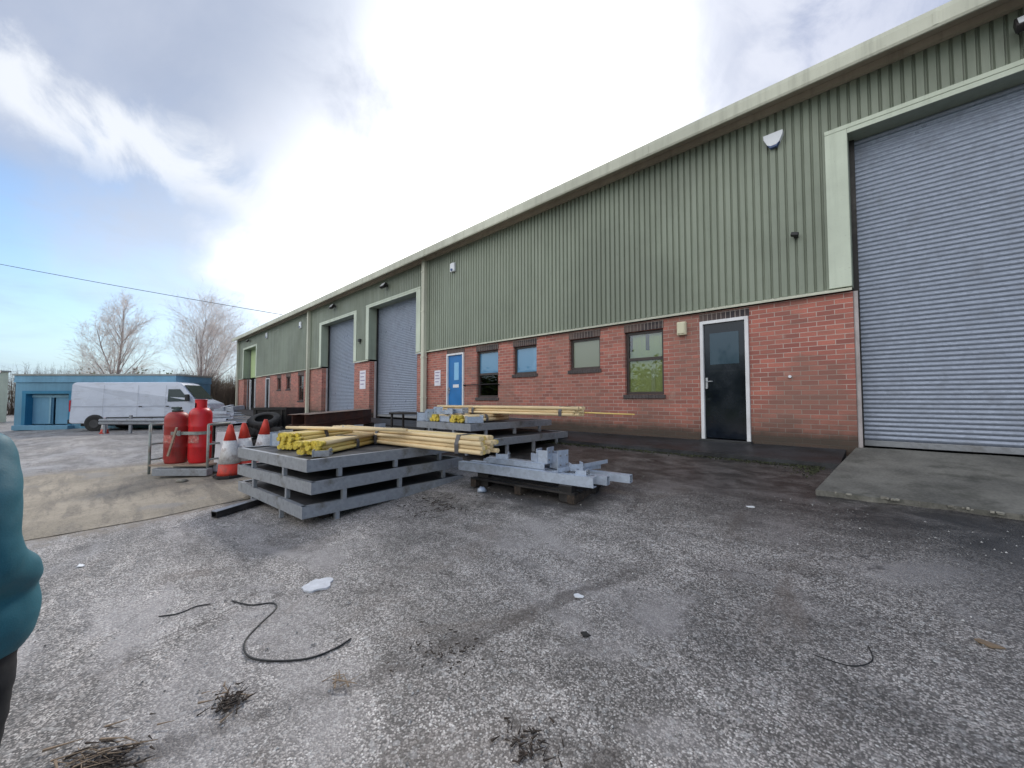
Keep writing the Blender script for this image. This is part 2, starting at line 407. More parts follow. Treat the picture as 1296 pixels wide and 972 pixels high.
M['rubber'] = std('black_rubber', (.016,.015,.015), .75, 0, .3, 6, (.06,.055,.05), .5)
M['vanwhite'] = std('van_paint', (.62,.65,.73), .28, 0, .04, 1.2, (.3,.28,.27), .3, (.6,.6,2.5), 0)
M['vanseam'] = std('van_seam', (.36,.38,.43), .5, 0, .1)
M['vanblack'] = std('van_black_trim', (.02,.02,.022), .55, 0, .2, 5)
M['vanglass'] = std('van_window', (.02,.035,.035), .06, 0, .1, 2, bmp=0)
M['redlens'] = std('red_lens', (.6,.02,.03), .25, 0, .05)
M['clearlens'] = std('clear_lens', (.6,.62,.64), .15, 0, .05)
M['hub'] = std('wheel_steel', (.07,.07,.075), .45, .5, .15)
M['plate'] = std('number_plate', (.68,.66,.42), .5, 0, .08)
M['shedblue'] = clad_mat('blue_sheeting', (.14,.30,.42), .25, .5)
M['shedblue2'] = clad_mat('lighter_blue_sheeting', (.16,.34,.48), .25, .45)
M['shedteal'] = clad_mat('teal_blue_frame', (.035,.20,.34), .3, .5)
M['shedblue3'] = clad_mat('pale_blue_steel', (.26,.45,.55), .2, .5)
M['palewall'] = clad_mat('cream_render', (.62,.66,.52), .15, .8)
M['bark'] = std('birch_bark', (.30,.25,.24), .8, 0, .35, 2.5, (.5,.46,.44), .6, (1,1,4), .2)
M['twig'] = std('bare_twigs', (.72,.64,.60), .85, 0, .25, 1.0, bmp=0)  # lightened so the colour carries the bright sky's halo round the twigs
M['hedge_twig'] = std('brown_hedge_twigs', (.14,.105,.08), .9, 0, .35, .8, bmp=0)
M['leaf'] = std('evergreen_leaf', (.085,.13,.03), .7, 0, .5, .7, (.2,.2,.04), .6, (.4,.4,.4), 0)
M['grass'] = std('bank_grass', (.10,.14,.035), .9, 0, .4, .6, (.2,.18,.06), .6, (.3,.3,.3), .3, 12)
M['jacket'] = std('teal_jacket_cloth', (.014,.115,.16), .65, 0, .12, 6, bmp=.15, fine=160)
M['trouser'] = std('black_trousers', (.010,.011,.014), .8, 0, .2, 7)
M['skin'] = std('skin', (.50,.29,.21), .5, 0, .06, 8)
M['hair'] = std('dark_hair', (.03,.02,.014), .6, 0, .3, 40)
M['shoe'] = std('black_shoe', (.015,.015,.015), .5, 0, .2)
M['rubberhose'] = std('black_cable', (.012,.012,.013), .5, 0, .2)
M['paint_spill'] = std('white_spill', (.60,.61,.65), .6, 0, .1, 12, (.4,.4,.42), .4, (9,9,9), .2)
M['chip'] = timber_mat('splintered_wood', (.24,.17,.11), (8,8,8))
M['chip_dark'] = std('rotten_wood', (.035,.025,.019), .9, 0, .5, 20, (.12,.085,.06), .5, (12,12,12), .3)
M['litter'] = std('white_litter', (.75,.76,.78), .6, 0, .08)
M['blind_green'] = std('green_blind', (.62,.70,.26), .8, 0, .12, 1.5, (.5,.5,.3), .4, (9,9,.3))
M['blind_pale'] = std('pale_obscured_sheet', (.36,.40,.31), .8, 0, .3, 9, (.2,.24,.17), .8, (10,10,2))
M['blind_blue'] = std('pale_blue_sheet', (.25,.52,.78), .6, 0, .08, 1)
M['notice'] = std('white_notice', (.72,.70,.76), .6, 0, .08, 3)
M['notice_ink'] = std('notice_print', (.28,.22,.36), .7, 0, .1)
M['glass'] = glass_mat('window_glass')
M['tint_blue'] = glass_mat('blue_tint_glass', body=(.22,.50,.80), body_fac=.55)  # flat blue mixed into the pane colour
M['film_green'] = glass_mat('green_film_glass', body=(.45,.52,.20), body_fac=.22)
M['glass_obs'] = glass_mat('obscured_glass', rough=.25, body=(.34,.38,.29), body_fac=.6)
M['pane_dark'] = std('dark_door_pane', (.035,.065,.09), .05, 0, .05, 1, bmp=0)
M['shutter_green'] = clad_mat('lime_green_shutter', (.40,.50,.25), .2, .5)

# ------------------------------------------------------------------ ground
def lerp_tab(tab, y):
    if y <= tab[0][0]: return tab[0][1]
    for (a, b), (c, d) in zip(tab, tab[1:]):
        if a <= y <= c: return b+(d-b)*(y-a)/(c-a)
    return tab[-1][1]
NEAR = [(-60,-.3),(-5,-.05),(0,0),(2,.10),(4,.28),(5.6,.47),(6.8,.62),(7.8,.72),(60,.75)]
FAR = [(-60,-1.2),(-4,-.16),(-1,0),(3,.03),(5,.15),(6.8,.45),(7.8,.62),(60,.65)]
def gz(x, y):
    t = min(1, max(0, (x+22)/8)); t = t*t*(3-2*t)
    yy = [-.5,-.25,0,.25,.5]
    a = sum(lerp_tab(NEAR, y+d) for d in yy)/5; b = sum(lerp_tab(FAR, y+d) for d in yy)/5
    return b+(a-b)*t
def axis(lo, hi, parts):
    out = [lo]; 
    for (end, step) in parts:
        while out[-1] < end-1e-6: out.append(min(end, out[-1]+step))
    return out
def sheet(xs, ys, lift=0., rel=.006, edge=None):
    vs = []; fs = []
    for x in xs:
        for y in ys:
            z = gz(x, y)+lift
            if rel and -14 < x < 6 and -4 < y < 7:
                z += rel*mnoise.noise(Vector((x*1.3, y*1.3, 0)))*2+rel*.6*mnoise.noise(Vector((x*5, y*5, 3)))
            vs.append((x, y, z))
    n = len(ys)
    for i in range(len(xs)-1):
        for j in range(n-1): fs.append((i*n+j, (i+1)*n+j, (i+1)*n+j+1, i*n+j+1))
    return vs, fs
xs = axis(-600, 600, [(-200,100),(-80,20),(-40,4),(-14,1),(-6,.2),(4,.1),(8,.5),(40,4),(120,20),(600,80)])
ys = axis(-600, 600, [(-200,100),(-60,20),(-10,3),(-3,.5),(8.5,.1),(12,1),(60,8),(600,60)])
g = MB(); vs, fs = sheet(xs, ys); g.add(vs, fs, True)
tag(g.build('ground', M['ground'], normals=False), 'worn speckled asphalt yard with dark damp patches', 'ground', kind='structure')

# silty tan concrete slab across the yard
xs2 = axis(-12.5, -6.9, [(-6.9, .2)]); ys2 = axis(-12, 3.4, [(3.4, .2)])
s2 = MB(); vs, fs = sheet(xs2, ys2, .007)
vs = [Vector((x+(.05 if x > -7.2 else .5)*mnoise.noise(Vector((x*.5, y*1.3, 5))), y, z)) for x, y, z in vs]
s2.add(vs, fs, True)
tag(s2.build('concrete_slab', M['slab'], normals=False), 'tan silted concrete strip crossing the yard', 'paving', kind='structure')

# kerb / dark path along the foot of the wall
p = MB()
Nn = 60
for i in range(Nn):
    xa = -39.3+(38.76)*i/Nn; xb = -39.3+(38.76)*(i+1)/Nn
    za = gz(xa, 6.85); zb = gz(xb, 6.85)
    fa, fb = za+.07, zb+.07; ta = .80; tb = .80
    vv = [(xa,6.86,za-.1),(xb,6.86,zb-.1),(xb,6.86,fb),(xa,6.86,fa),(xa,7.02,fa+.015),(xb,7.02,fb+.015),(xb,7.83,tb),(xa,7.83,ta)]
    p.add(vv, [(0,1,2,3),(3,2,5,4),(4,5,6,7)])
    if i == Nn-1: p.add([(xb,6.86,zb-.1),(xb,7.83,.6),(xb,7.83,tb),(xb,7.02,fb+.015),(xb,6.86,fb)], [(0,1,2,3,4)])
tag(p.build('path', M['kerb'], normals=False), 'black damp concrete path along the foot of the brick wall', 'path', kind='structure')

# concrete ramp up to the big shutter
rp = MB(); n = 36; ed = []
for i in range(n+1):
    t = i/n; x = -.66+5.4*t
    ed.append((x+random.uniform(-.01,.01), 5.66+random.uniform(-.022,.022)+.03*math.sin(x*3), .535+random.uniform(-.006,.006)))
vs = []; fs = []
for i in range(n+1):
    t = i/n; e = ed[i]; xt = -.42+5.0*t
    row = [(e[0], e[1]+.0, gz(e[0], e[1])-.08), e]
    for k in range(1, 7):
        q = k/6; row.append((e[0]+(xt-e[0])*q, e[1]+(7.86-e[1])*q, e[2]+(.845-e[2])*q+.006*mnoise.noise(Vector((e[0]*2, q*5, 1)))))
    vs += row
m_ = 8
for i in range(n):
    for k in range(m_-1): fs.append((i*m_+k, (i+1)*m_+k, (i+1)*m_+k+1, i*m_+k+1))
fs.append(tuple(range(m_)))
rp.add(vs, fs, False)
tag(rp.build('ramp', M['concrete'], normals=False), 'sloping mossy concrete ramp in front of the big roller shutter', 'ramp', kind='structure')
# broken pale nosing of the ramp
rn = MB()
for i in range(70):
    x = random.uniform(-.62, 3.6); w = random.uniform(.015,.06); h = random.uniform(.006,.016)
    Mx = Matrix.Translation((x, 5.66+random.uniform(-.03,.05), .528)) @ Matrix.Rotation(random.uniform(-.6,.6), 4, 'Z') @ Matrix.Rotation(random.uniform(-.3,.3), 4, 'X')
    rn.box(-w/2, w/2, -w*.35, w*.35, -.01, h, Mx, bev=.005)
tag(rn.build('concrete_crumbs', M['concrete_pale']), 'pale broken crumbs along the front edge of the concrete ramp', 'rubble', kind='stuff')

# ------------------------------------------------------------------ the building
W = 7.8; BX0, BX1 = -39.4, 9.0
OFF = Vector((-15, 7.8, .8))
bld = thing('industrial_building', 'long green clad industrial unit with red brick base and roller shutters', 'building', OFF)
def B(mb, name, mat, parent=bld, normals=True): return mb.build(name, mat, parent, OFF, normals)

roller = [(-37.4,-33.8), (-21.2,-17.4), (-15.95,-12.3), (-.40,4.25)]       # x ranges
RT = [5.55, 5.42, 5.47, 5.62]
DOORS = [(-2.60,-1.79,.80,3.02), (-10.50,-9.62,.80,3.04), (-31.2,-30.3,.80,3.02)]
WINS = [(-4.16,-3.31,1.66,3.0,'tall'), (-5.62,-4.77,2.26,3.0,'small'), (-7.50,-6.66,2.24,3.0,'small'), (-9.04,-8.10,1.62,3.0,'tall'),
        (-24.75,-23.8,1.5,2.95,'tall'), (-26.9,-26.05,2.2,2.95,'small'), (-28.7,-27.85,2.2,2.95,'small')]
holes = [(a, b, .6, 3.2) for a, b in roller]+[(a, b, c, d) for a, b, c, d in DOORS]+[(a, b, c, d) for a, b, c, d, _ in WINS]
BT = 3.19
def holed(mb, x0, x1, z0, z1, hs, y, dep):
    xx = sorted({x0, x1, *[h[0] for h in hs if x0 < h[0] < x1], *[h[1] for h in hs if x0 < h[1] < x1]})
    zz = sorted({z0, z1, *[h[2] for h in hs if z0 < h[2] < z1], *[h[3] for h in hs if z0 < h[3] < z1]})
    def solid(i, j):
        if i < 0 or j < 0 or i >= len(xx)-1 or j >= len(zz)-1: return None
        cx = (xx[i]+xx[i+1])/2; cz = (zz[j]+zz[j+1])/2
        return not any(h[0] < cx < h[1] and h[2] < cz < h[3] for h in hs)
    for i in range(len(xx)-1):
        for j in range(len(zz)-1):
            if not solid(i, j): continue
            a, b, c, d = xx[i], xx[i+1], zz[j], zz[j+1]
            mb.add([(a,y,c),(b,y,c),(b,y,d),(a,y,d)], [(0,1,2,3)])
            if solid(i-1, j) is False: mb.add([(a,y,c),(a,y,d),(a,y+dep,d),(a,y+dep,c)], [(0,1,2,3)])
            if solid(i+1, j) is False: mb.add([(b,y,c),(b,y+dep,c),(b,y+dep,d),(b,y,d)], [(0,1,2,3)])
            if solid(i, j+1) is False: mb.add([(a,y,d),(b,y,d),(b,y+dep,d),(a,y+dep,d)], [(0,1,2,3)])
            if solid(i, j-1) is False: mb.add([(a,y,c),(a,y+dep,c),(b,y+dep,c),(b,y,c)], [(0,1,2,3)])
# soldier course slots above openings are separate proud pieces
bw = MB(); holed(bw, BX0, BX1, .45, BT, holes, W+.02, .48)
bw.add([(BX0,W+.02,.45),(BX0,W+20,.45),(BX0,W+20,BT),(BX0,W+.02,BT)], [(0,1,2,3)])
bw.add([(BX1,W+.02,.45),(BX1,W+20,.45),(BX1,W+20,BT),(BX1,W+.02,BT)], [(0,1,2,3)])
bw.add([(BX0,W+20,.45),(BX1,W+20,.45),(BX1,W+20,6.6),(BX0,W+20,6.6)], [(0,1,2,3)])
B(bw, 'brick_wall', M['brick'], normals=False)
# ribbed cladding
ZC0, ZC1 = 3.25, 6.50
pit = .117
def clad_seg(mb, xa, xb, za, zb, yf=W-.02, y1=None):
    prof = []; x = math.floor(xa/pit)*pit
    while x < xb+pit:
        for dx, dy in ((0,0),(.074,0),(.086,.034),(.102,.034)):
            prof.append((x+dx, yf+dy))
        x += pit
    def yat(q):
        for (x0, y0), (x1, y1_) in zip(prof, prof[1:]):
            if x0 <= q <= x1: return y0+(y1_-y0)*(q-x0)/max(1e-9, x1-x0)
        return yf
    pts = [(xa, yat(xa))]+[p_ for p_ in prof if xa < p_[0] < xb]+[(xb, yat(xb))]
    vs = [(q[0], q[1], za) for q in pts]+[(q[0], q[1], zb) for q in pts]; k = len(pts)
    mb.add(vs, [(i, i+1, k+i+1, k+i) for i in range(k-1)])
cl = MB(); xc = BX0
for (a, b), t in zip(roller, RT):
    clad_seg(cl, xc, a-.002, ZC0, ZC1); clad_seg(cl, a-.002, b+.002, t, ZC1); xc = b+.002
clad_seg(cl, xc, BX1, ZC0, ZC1)
for zf in (3.36, 4.75, 6.38):
    xf = math.floor(BX0/pit)*pit+.037+4*pit
    while xf < BX1-.2:
        if not any(a-.3 < xf < b+.3 and zf < t+.15 for (a, b), t in zip(roller, RT)):
            cl.tube([(xf, W-.0195, zf), (xf, W-.027, zf)], .009, 6, smooth=False)
        xf += 4*pit
B(cl, 'ribbed_cladding', M['clad'], normals=False)
for x in (BX0, BX1):
    ends = MB(); ends.add([(x,W,BT),(x,W+20,BT),(x,W+20,6.6),(x,W+10,8.1),(x,W,6.6)], [(0,1,2,3,4)])
    B(ends, 'gable_cladding', M['clad'], normals=False)
# drip flashing between brick and cladding
df = MB(); xc = BX0
def drip(a, b):
    df.prism([(W-.065,3.195),(W-.06,3.195),(W-.055,3.215),(W-.02,3.245),(W+.015,3.26),(W+.015,3.235),(W-.03,3.225),(W-.065,3.222)], a, b)
for (a, b) in roller: drip(xc, a-.004); xc = b+.004
drip(xc, BX1)
B(df, 'drip_flashing', M['fascia'])
# eaves
ea = MB()
ea.prism([(7.36,6.37),(7.385,6.37),(7.385,6.60),(7.46,6.66),(7.44,6.68),(7.355,6.625),(7.345,6.56),(7.345,6.40)], BX0-.12, BX1+.1)
for k in range(13):
    x = -38.5+k*3.9; ea.box(x, x+.05, 7.339, 7.344, 6.40, 6.57)
B(ea, 'eaves_fascia', M['fascia'])
so = MB(); so.box(BX0-.1, BX1+.1, 7.386, W+.1, 6.505, 6.53)
so.prism([(W-.10,6.40),(W-.03,6.40),(W-.028,6.504),(W-.10,6.504)], BX0, BX1)
B(so, 'soffit', M['fasc_dirty'])
rf = MB()
rf.prism([(7.42,6.665),(W+10,8.16),(W+20.4,6.665),(W+20.4,6.60),(W+10,8.10),(7.42,6.60)], BX0-.1, BX1+.1)
B(rf, 'roof', M['roof'])
# black sheet inside, painted dark in place of the shade behind the openings
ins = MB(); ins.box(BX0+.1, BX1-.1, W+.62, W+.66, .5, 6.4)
B(ins, 'dark_backing', M['dark'])
# roller shutters
def slats(mb, xa, xb, z0, z1, y, pitch=.067):
    z = z0; pts = []
    while z < z1:
        for k in range(6):
            t = k/6; pts.append((y-.020*math.sin(PI*t)**.7 if t > 0 else y, z+pitch*t))
        z += pitch
    pts.append((y, z1)); pts = [q for q in pts if q[1] <= z1]
    k = len(pts)
    mb.add([(xa, q[0], q[1]) for q in pts]+[(xb, q[0], q[1]) for q in pts], [(i, k+i, k+i+1, i+1) for i in range(k-1)], True)
for i, ((a, b), t) in enumerate(zip(roller, RT)):
    ys_ = W+.40 if i < 3 else W+.33
    if i > 0:
        sh = MB(); slats(sh, a-.02, b+.02, .94, t+.05, ys_)
        so_ = B(sh, 'roller_shutter', M['shutter'])
        br = MB(); br.box(a+.02, b-.02, ys_-.03, ys_+.02, .852, .938, bev=.006)
        B(br, 'bottom_rail', M['galv_old'], so_)
        for x in (a+.004, b-.064):
            gr_ = MB(); gr_.box(x, x+.06, ys_-.09, ys_-.04, .84, t-.01)
            B(gr_, 'guide_rail', M['blacksteel'], so_)
    else:
        sh = MB(); sh.box(a+1.7, b, W+.42, W+.46, 3.2, t, bev=.004)
        for k in range(6): sh.box(a+1.75+.3*k, a+1.79+.3*k, W+.40, W+.42, 3.22, t)
        so_ = B(sh, 'raised_door_panel', M['shutter_green'])
        sh = MB(); sh.box(a+.2, a+1.6, W+.42, W+.46, 3.3, t); B(sh, 'raised_door_panel', M['shutter_green'])
        for xa, xb in ((a+.5, a+.62), (a+2.0, a+2.1)):
            po = MB(); po.box(xa, xb, W+.3, W+.4, .7, 3.15); B(po, 'door_post', M['white'])
    # flashings round the opening
    tr = MB(); yf = W-.045
    zs_ = 3.262
    tr.box(a-.27, a-.004, yf, W+.004, zs_, t+.06, bev=.004)
    tr.box(b+.004, b+.27, yf, W+.004, zs_, t+.06, bev=.004)
    tr.box(a-.27, b+.27, yf-.006, W+.004, t+.062, t+.125, bev=.004)
    tr.box(a-.002, b+.002, yf+.003, yf+.02, t-.01, t+.06)
    B(tr, 'door_surround', M['cream'])
    rv = MB()
    rv.box(a-.003, a+.001, W-.04, ys_+.05, 3.262, t)
    rv.box(b-.001, b+.003, W-.04, ys_+.05, 3.262, t)
    rv.box(a, b, W-.03, ys_+.05, t, t+.012)
    B(rv, 'door_reveal', M['reveal'])
    # white corner guides up the brick jambs
    cg = MB()
    if i == 3:
        cg.box(a+.010, a+.055, W+.03, W+.075, .84, 3.19, bev=.004)
        cg.box(a+.004, a+.009, W+.025, W+.10, .84, 3.19)
    else:
        cg.box(a+.006, a+.075, ys_-.17, ys_-.10, .75, 3.19, bev=.004)
    B(cg, 'corner_guide', M['rail'])
# downpipes / box columns at the unit joints
for x in (-11.78, -22.95, -39.2):
    d = MB()
    d.box(x, x+.17, W-.17, W-.03, .72, 6.42, bev=.012)
    for z in (1.6, 3.0, 4.6, 6.0): d.box(x-.012, x+.182, W-.178, W-.02, z, z+.05)
    B(d, 'downpipe', M['fascia'])
    f = MB(); f.box(x+.175, x+.30, W-.05, W-.024, 3.262, 6.42); B(f, 'cover_strip', M['clad'])
# windows
def window(x0, x1, z0, z1, kind, idx):
    fr = MB(); y = W+.09; t = .055
    def ring(mb, a, b, c, d, y0, y1, t):
        mb.box(a, b, y0, y1, c, c+t); mb.box(a, b, y0, y1, d-t, d)
        mb.box(a, a+t, y0, y1, c+t, d-t); mb.box(b-t, b, y0, y1, c+t, d-t)
    ring(fr, x0+.004, x1-.004, z0+.004, z1-.004, y, y+.07, t)
    zm = None
    if kind == 'tall':
        zm = z0+(z1-z0)*(.56 if idx != 3 else .50)
        fr.box(x0+t, x1-t, y-.004, y+.07, zm-.03, zm+.03)
    w = B(fr, 'window', M['frame'])
    gm = MB()
    def pane(a, b, c, d, mat, nm='pane'):
        q = MB(); q.box(a, b, y+.032, y+.038, c, d); return B(q, nm, mat, w)
    pa = (x0+t, x1-t)
    if kind == 'tall':
        pane(*pa, z0+t, zm-.03, M['film_green'] if idx == 0 else M['glass']); pane(*pa, zm+.03, z1-t, M['tint_blue'] if idx == 3 else M['glass'])
    else:
        pane(*pa, z0+t, z1-t, M['glass_obs'] if idx == 1 else M['tint_blue'] if idx == 2 else M['glass'])
    bl = MB()
    if idx == 0:
        n = 9; ww = (x1-x0)/n
        for k in range(n):
            Mx = Matrix.Translation((x0+ww*(k+.5), y+.13, 0)) @ Matrix.Rotation(R(22), 4, 'Z')
            bl.box(-ww*.5, ww*.5, -.002, .002, z0, z1 if k % 4 else z1-.4, Mx)
        o = B(bl, 'blind', M['blind_green'], w)
        q = MB(); q.box(x0+.52, x0+.60, y+.075, y+.10, z0+t, zm-.03); B(q, 'mullion', M['cream'], w)
    elif idx == 1:
        bl.box(x0, x1, y+.10, y+.11, z0, z1); B(bl, 'blind', M['blind_pale'], w)
    elif idx == 2:
        bl.box(x0, x1, y+.10, y+.11, z0, z1); B(bl, 'blind', M['blind_blue'], w)
    elif idx == 3:
        bl.box(x0, x1, y+.10, y+.11, zm, z1); B(bl, 'blind', M['blind_blue'], w)
    elif idx in (4, 6):
        bl.box(x0, x1, y+.10, y+.11, z0, z1); B(bl, 'blind', M['white'], w)
    s = MB(); s.box(x0-.03, x1+.03, W-.008, W+.125, z0-.080, z0-.006)
    nb = int((x1-x0+.1)/.075)
    for k in range(nb):
        s.box(x0-.03+k*.0717, x0-.03+k*.0717+.064, W-.014, W+.13, z0-.085, z0-.003, bev=.004)
    B(s, 'sill', M['sillbrick'])
    # dark soldier course over the opening
    sc = MB(); sc.box(x0-.01, x1+.01, W+.012, W+.05, z1+.002, 3.163)
    B(sc, 'lintel_course', M['brick_dark'])
for i, wi in enumerate(WINS): window(*wi, i)
# doors
def door(x0, x1, z0, z1, kind):
    y = W+.02
    fm = MB(); t = .06
    fm.box(x0+.003, x0+t, y-.045, y+.06, z0, z1-.003, bev=.004); fm.box(x1-t, x1-.003, y-.045, y+.06, z0, z1-.003, bev=.004)
    fm.box(x0+t, x1-t, y-.045, y+.06, z1-t, z1-.003, bev=.004)
    f = B(fm, 'door_frame', M['white'])
    lf = MB(); a, b = x0+t+.004, x1-t-.004
    lf.box(a, b, y+.01, y+.05, z0+.05, z1-t-.004, bev=.003)
    if kind == 'black':
        for (c, d) in ((a+.06, b-.06),):
            lf.box(c, d, y+.004, y+.0098, z0+.16, z0+1.28, bev=.003)
    leaf = B(lf, 'door', M['blackdoor'] if kind != 'blue' else M['bluedoor'])
    pn = MB()
    if kind == 'black':
        pn.box(a+.10, b-.10, y+.002, y+.0098, z0+1.40, z1-.24)
        B(pn, 'pane', M['pane_dark'], leaf)
    elif kind == 'blue':
        pn.box(a+.30, b-.22, y+.002, y+.0098, z0+1.38, z1-.30); B(pn, 'pane', M['blind_blue'], leaf)
        q = MB(); q.box(a+.24, b-.22, y+.003, y+.0098, z0+1.14, z0+1.24); B(q, 'name_plate', M['white'], leaf)
    h = MB(); h.box(a+.015, a+.055, y-.006, y+.012, z0+.98, z0+1.16, bev=.004)
    h.tube([(a+.035, y+.012, z0+1.09), (a+.035, y-.045, z0+1.09), (a+.15, y-.045, z0+1.09)], .009, 8)
    h.tube([(a+.035, y+.01, z0+.97), (a+.035, y-.02, z0+.97)], .016, 10)
    B(h, 'handle', M['steel'], leaf)
    th = MB(); th.box(x0-.02, x1+.02, y-.10, y+.06, z0-.05, z0+.03, bev=.008); B(th, 'threshold', M['kerb'])
    sc = MB(); sc.box(x0-.01, x1+.01, W+.012, W+.05, z1+.002, 3.163); B(sc, 'lintel_course', M['brick_dark'])
door(*DOORS[0], 'black'); door(*DOORS[1], 'blue'); door(*DOORS[2], 'grey')
# damp-proof capping and weep vents, small vent brick
wv = MB()
for x in (-1.21,):
    wv.tube([(x, W+.019, 1.93), (x, W-.03, 1.93)], .022, 12)
B(wv, 'overflow_pipe', M['whiteplastic'])

# things fixed to the front ------------------------------------------------
def alarm_box(label, x, z, s=1., dark=False, square=False):
    t = thing('alarm_box', label, 'alarm box', (x, W-.02, z), group='alarm boxes on the green cladding')
    b = MB()
    if square:
        b.box(-.13*s, .13*s, -.085, 0, -.17*s, .17*s, bev=.03)
    else:
        prof = [(-.17*s,.10*s),(.17*s,.10*s),(.165*s,.02*s),(.10*s,-.12*s),(.05*s,-.155*s),(-.05*s,-.155*s),(-.10*s,-.12*s),(-.165*s,.02*s)]
        b.prism([(q[0], q[1]) for q in prof], -.085, 0, 'y')
    b.build('housing', M['whiteplastic'], t)
    c = MB()
    if square: c.tube([(0,-.084,-.10*s),(0,-.12,-.10*s)], .045*s, 14)
    else: c.prism([(-.11*s,-.105*s),(.11*s,-.105*s),(.055*s,-.19*s),(-.055*s,-.19*s)], -.078, -.01, 'y')
    c.build('strobe_lens', M['blueplastic'], t)
    return t
alarm_box('white shield shaped alarm box high on cladding left of the big right shutter', -1.34, 5.95, .82)
alarm_box('small pale alarm box on cladding just right of the downpipe beside the blue door', -10.13, 5.82, .85, square=True)
alarm_box('small white alarm box on the far cladding, near the second downpipe', -24.3, 5.82, 1.1, square=True)
alarm_box('small white alarm box on the far cladding, close to the far green doorway', -31.0, 5.98, 1.1, square=True)
def floodlight(label, x, z, s=1.):
    t = thing('floodlight', label, 'floodlight', (x, W-.025, z), group='floodlights above the doors')
    b = MB(); b.tube([(0,0,0),(0,-.12,-.02)], .015, 8); b.box(-.04,.04,-.012,0,-.05,.05); b.build('bracket', M['black'], t)
    Mx = Matrix.Translation((0,-.17,-.02)) @ Matrix.Rotation(R(-35), 4, 'X')
    h = MB(); h.box(-.13*s,.13*s,-.05,.05,-.09*s,.09*s, Mx, bev=.012)
    for k in range(5): h.box(-.11*s+k*.05*s, -.10*s+k*.05*s, .05, .075, -.07*s, .07*s, Mx)
    h.build('lamp_body', M['blacksteel'], t)
    g = MB(); g.box(-.11*s,.11*s,-.056,-.051,-.07*s,.07*s, Mx); g.build('lens', M['clearlens'], t)
floodlight('black floodlight under the eaves above the nearer middle shutter', -14.43, 6.1, 1.2)
floodlight('black floodlight under the eaves above the farther middle shutter', -19.5, 6.1, 1.2)
floodlight('black floodlight above the big shutter at the top right corner', 1.33, 6.12, 1.1)
floodlight('black floodlight above the far green doorway', -35.6, 6.1, 1.1)
# small black PIR sensor
t = thing('sensor', 'small black movement sensor on cladding under the shield shaped alarm', 'sensor', (-1.07, W-.02, 4.21))
b = MB(); b.box(-.03,.03,-.05,0,-.03,.03,bev=.006); b.tube([(0,-.04,0),(.01,-.07,0)], .012, 8); b.build('base', M['black'], t)
b = MB(); Mx = Matrix.Translation((.0,-.095,.005)) @ Matrix.Rotation(R(15), 4, 'Y') @ Matrix.Rotation(R(-12), 4, 'X'); b.box(-.06,.045,-.035,.035,-.028,.03,Mx,bev=.014); b.build('head', M['black'], t)
t = thing('sensor', 'small dark sensor box on the green strip between the two middle shutters', 'sensor', (-16.75, W-.02, 4.15))
b = MB(); b.box(-.09,.09,-.09,0,-.06,.06,bev=.01); b.box(-.02,.02,-.03,-.002,-.16,-.06); b.build('housing', M['black'], t)
# cream bulkhead light / bell box by black door
t = thing('bulkhead_light', 'cream bulkhead lamp on the brick beside the black door', 'wall light', (-2.92, W+.02, 2.93))
b = MB(); b.box(-.085,.085,-.10,0,-.13,.13,bev=.022); b.build('housing', M['cream_plastic'], t)
b = MB(); b.box(-.065,.065,-.115,-.098,-.10,.10,bev=.006); b.build('diffuser', M['cream_plastic'], t)
def notice(label, x, z, w, h, y=W+.018):
    t = thing('notice', label, 'sign', (x, y, z), group='white notices on the brick')
    b = MB(); b.box(-w/2,w/2,-.012,0,-h/2,h/2,bev=.002); b.build('board', M['notice'], t)
    b = MB()
    for k in range(4):
        z0 = h*.36-k*h*.2; b.box(-w*.36, w*(.36-.12*(k % 2)), -.0145, -.0125, z0-h*.025, z0+h*.025)
    b.build('printing', M['notice_ink'], t)
notice('white notice on the brick left of the blue door', -11.03, 2.28, .34, .52)
notice('white notice on the brick pier between the two middle shutters', -16.55, 2.42, .55, .8)
# thin handrail by blue door
t = thing('handrail', 'thin dark handrail on the wall right of the blue door', 'handrail', (-9.0, W-.08, 0))
b = MB(); b.tube([(-.55,.09,1.98),(-.55,0,2.0),(.95,0,2.0),(.95,.09,1.98)], .016, 8); b.build('rail', M['blacksteel'], t)

exec_after = None
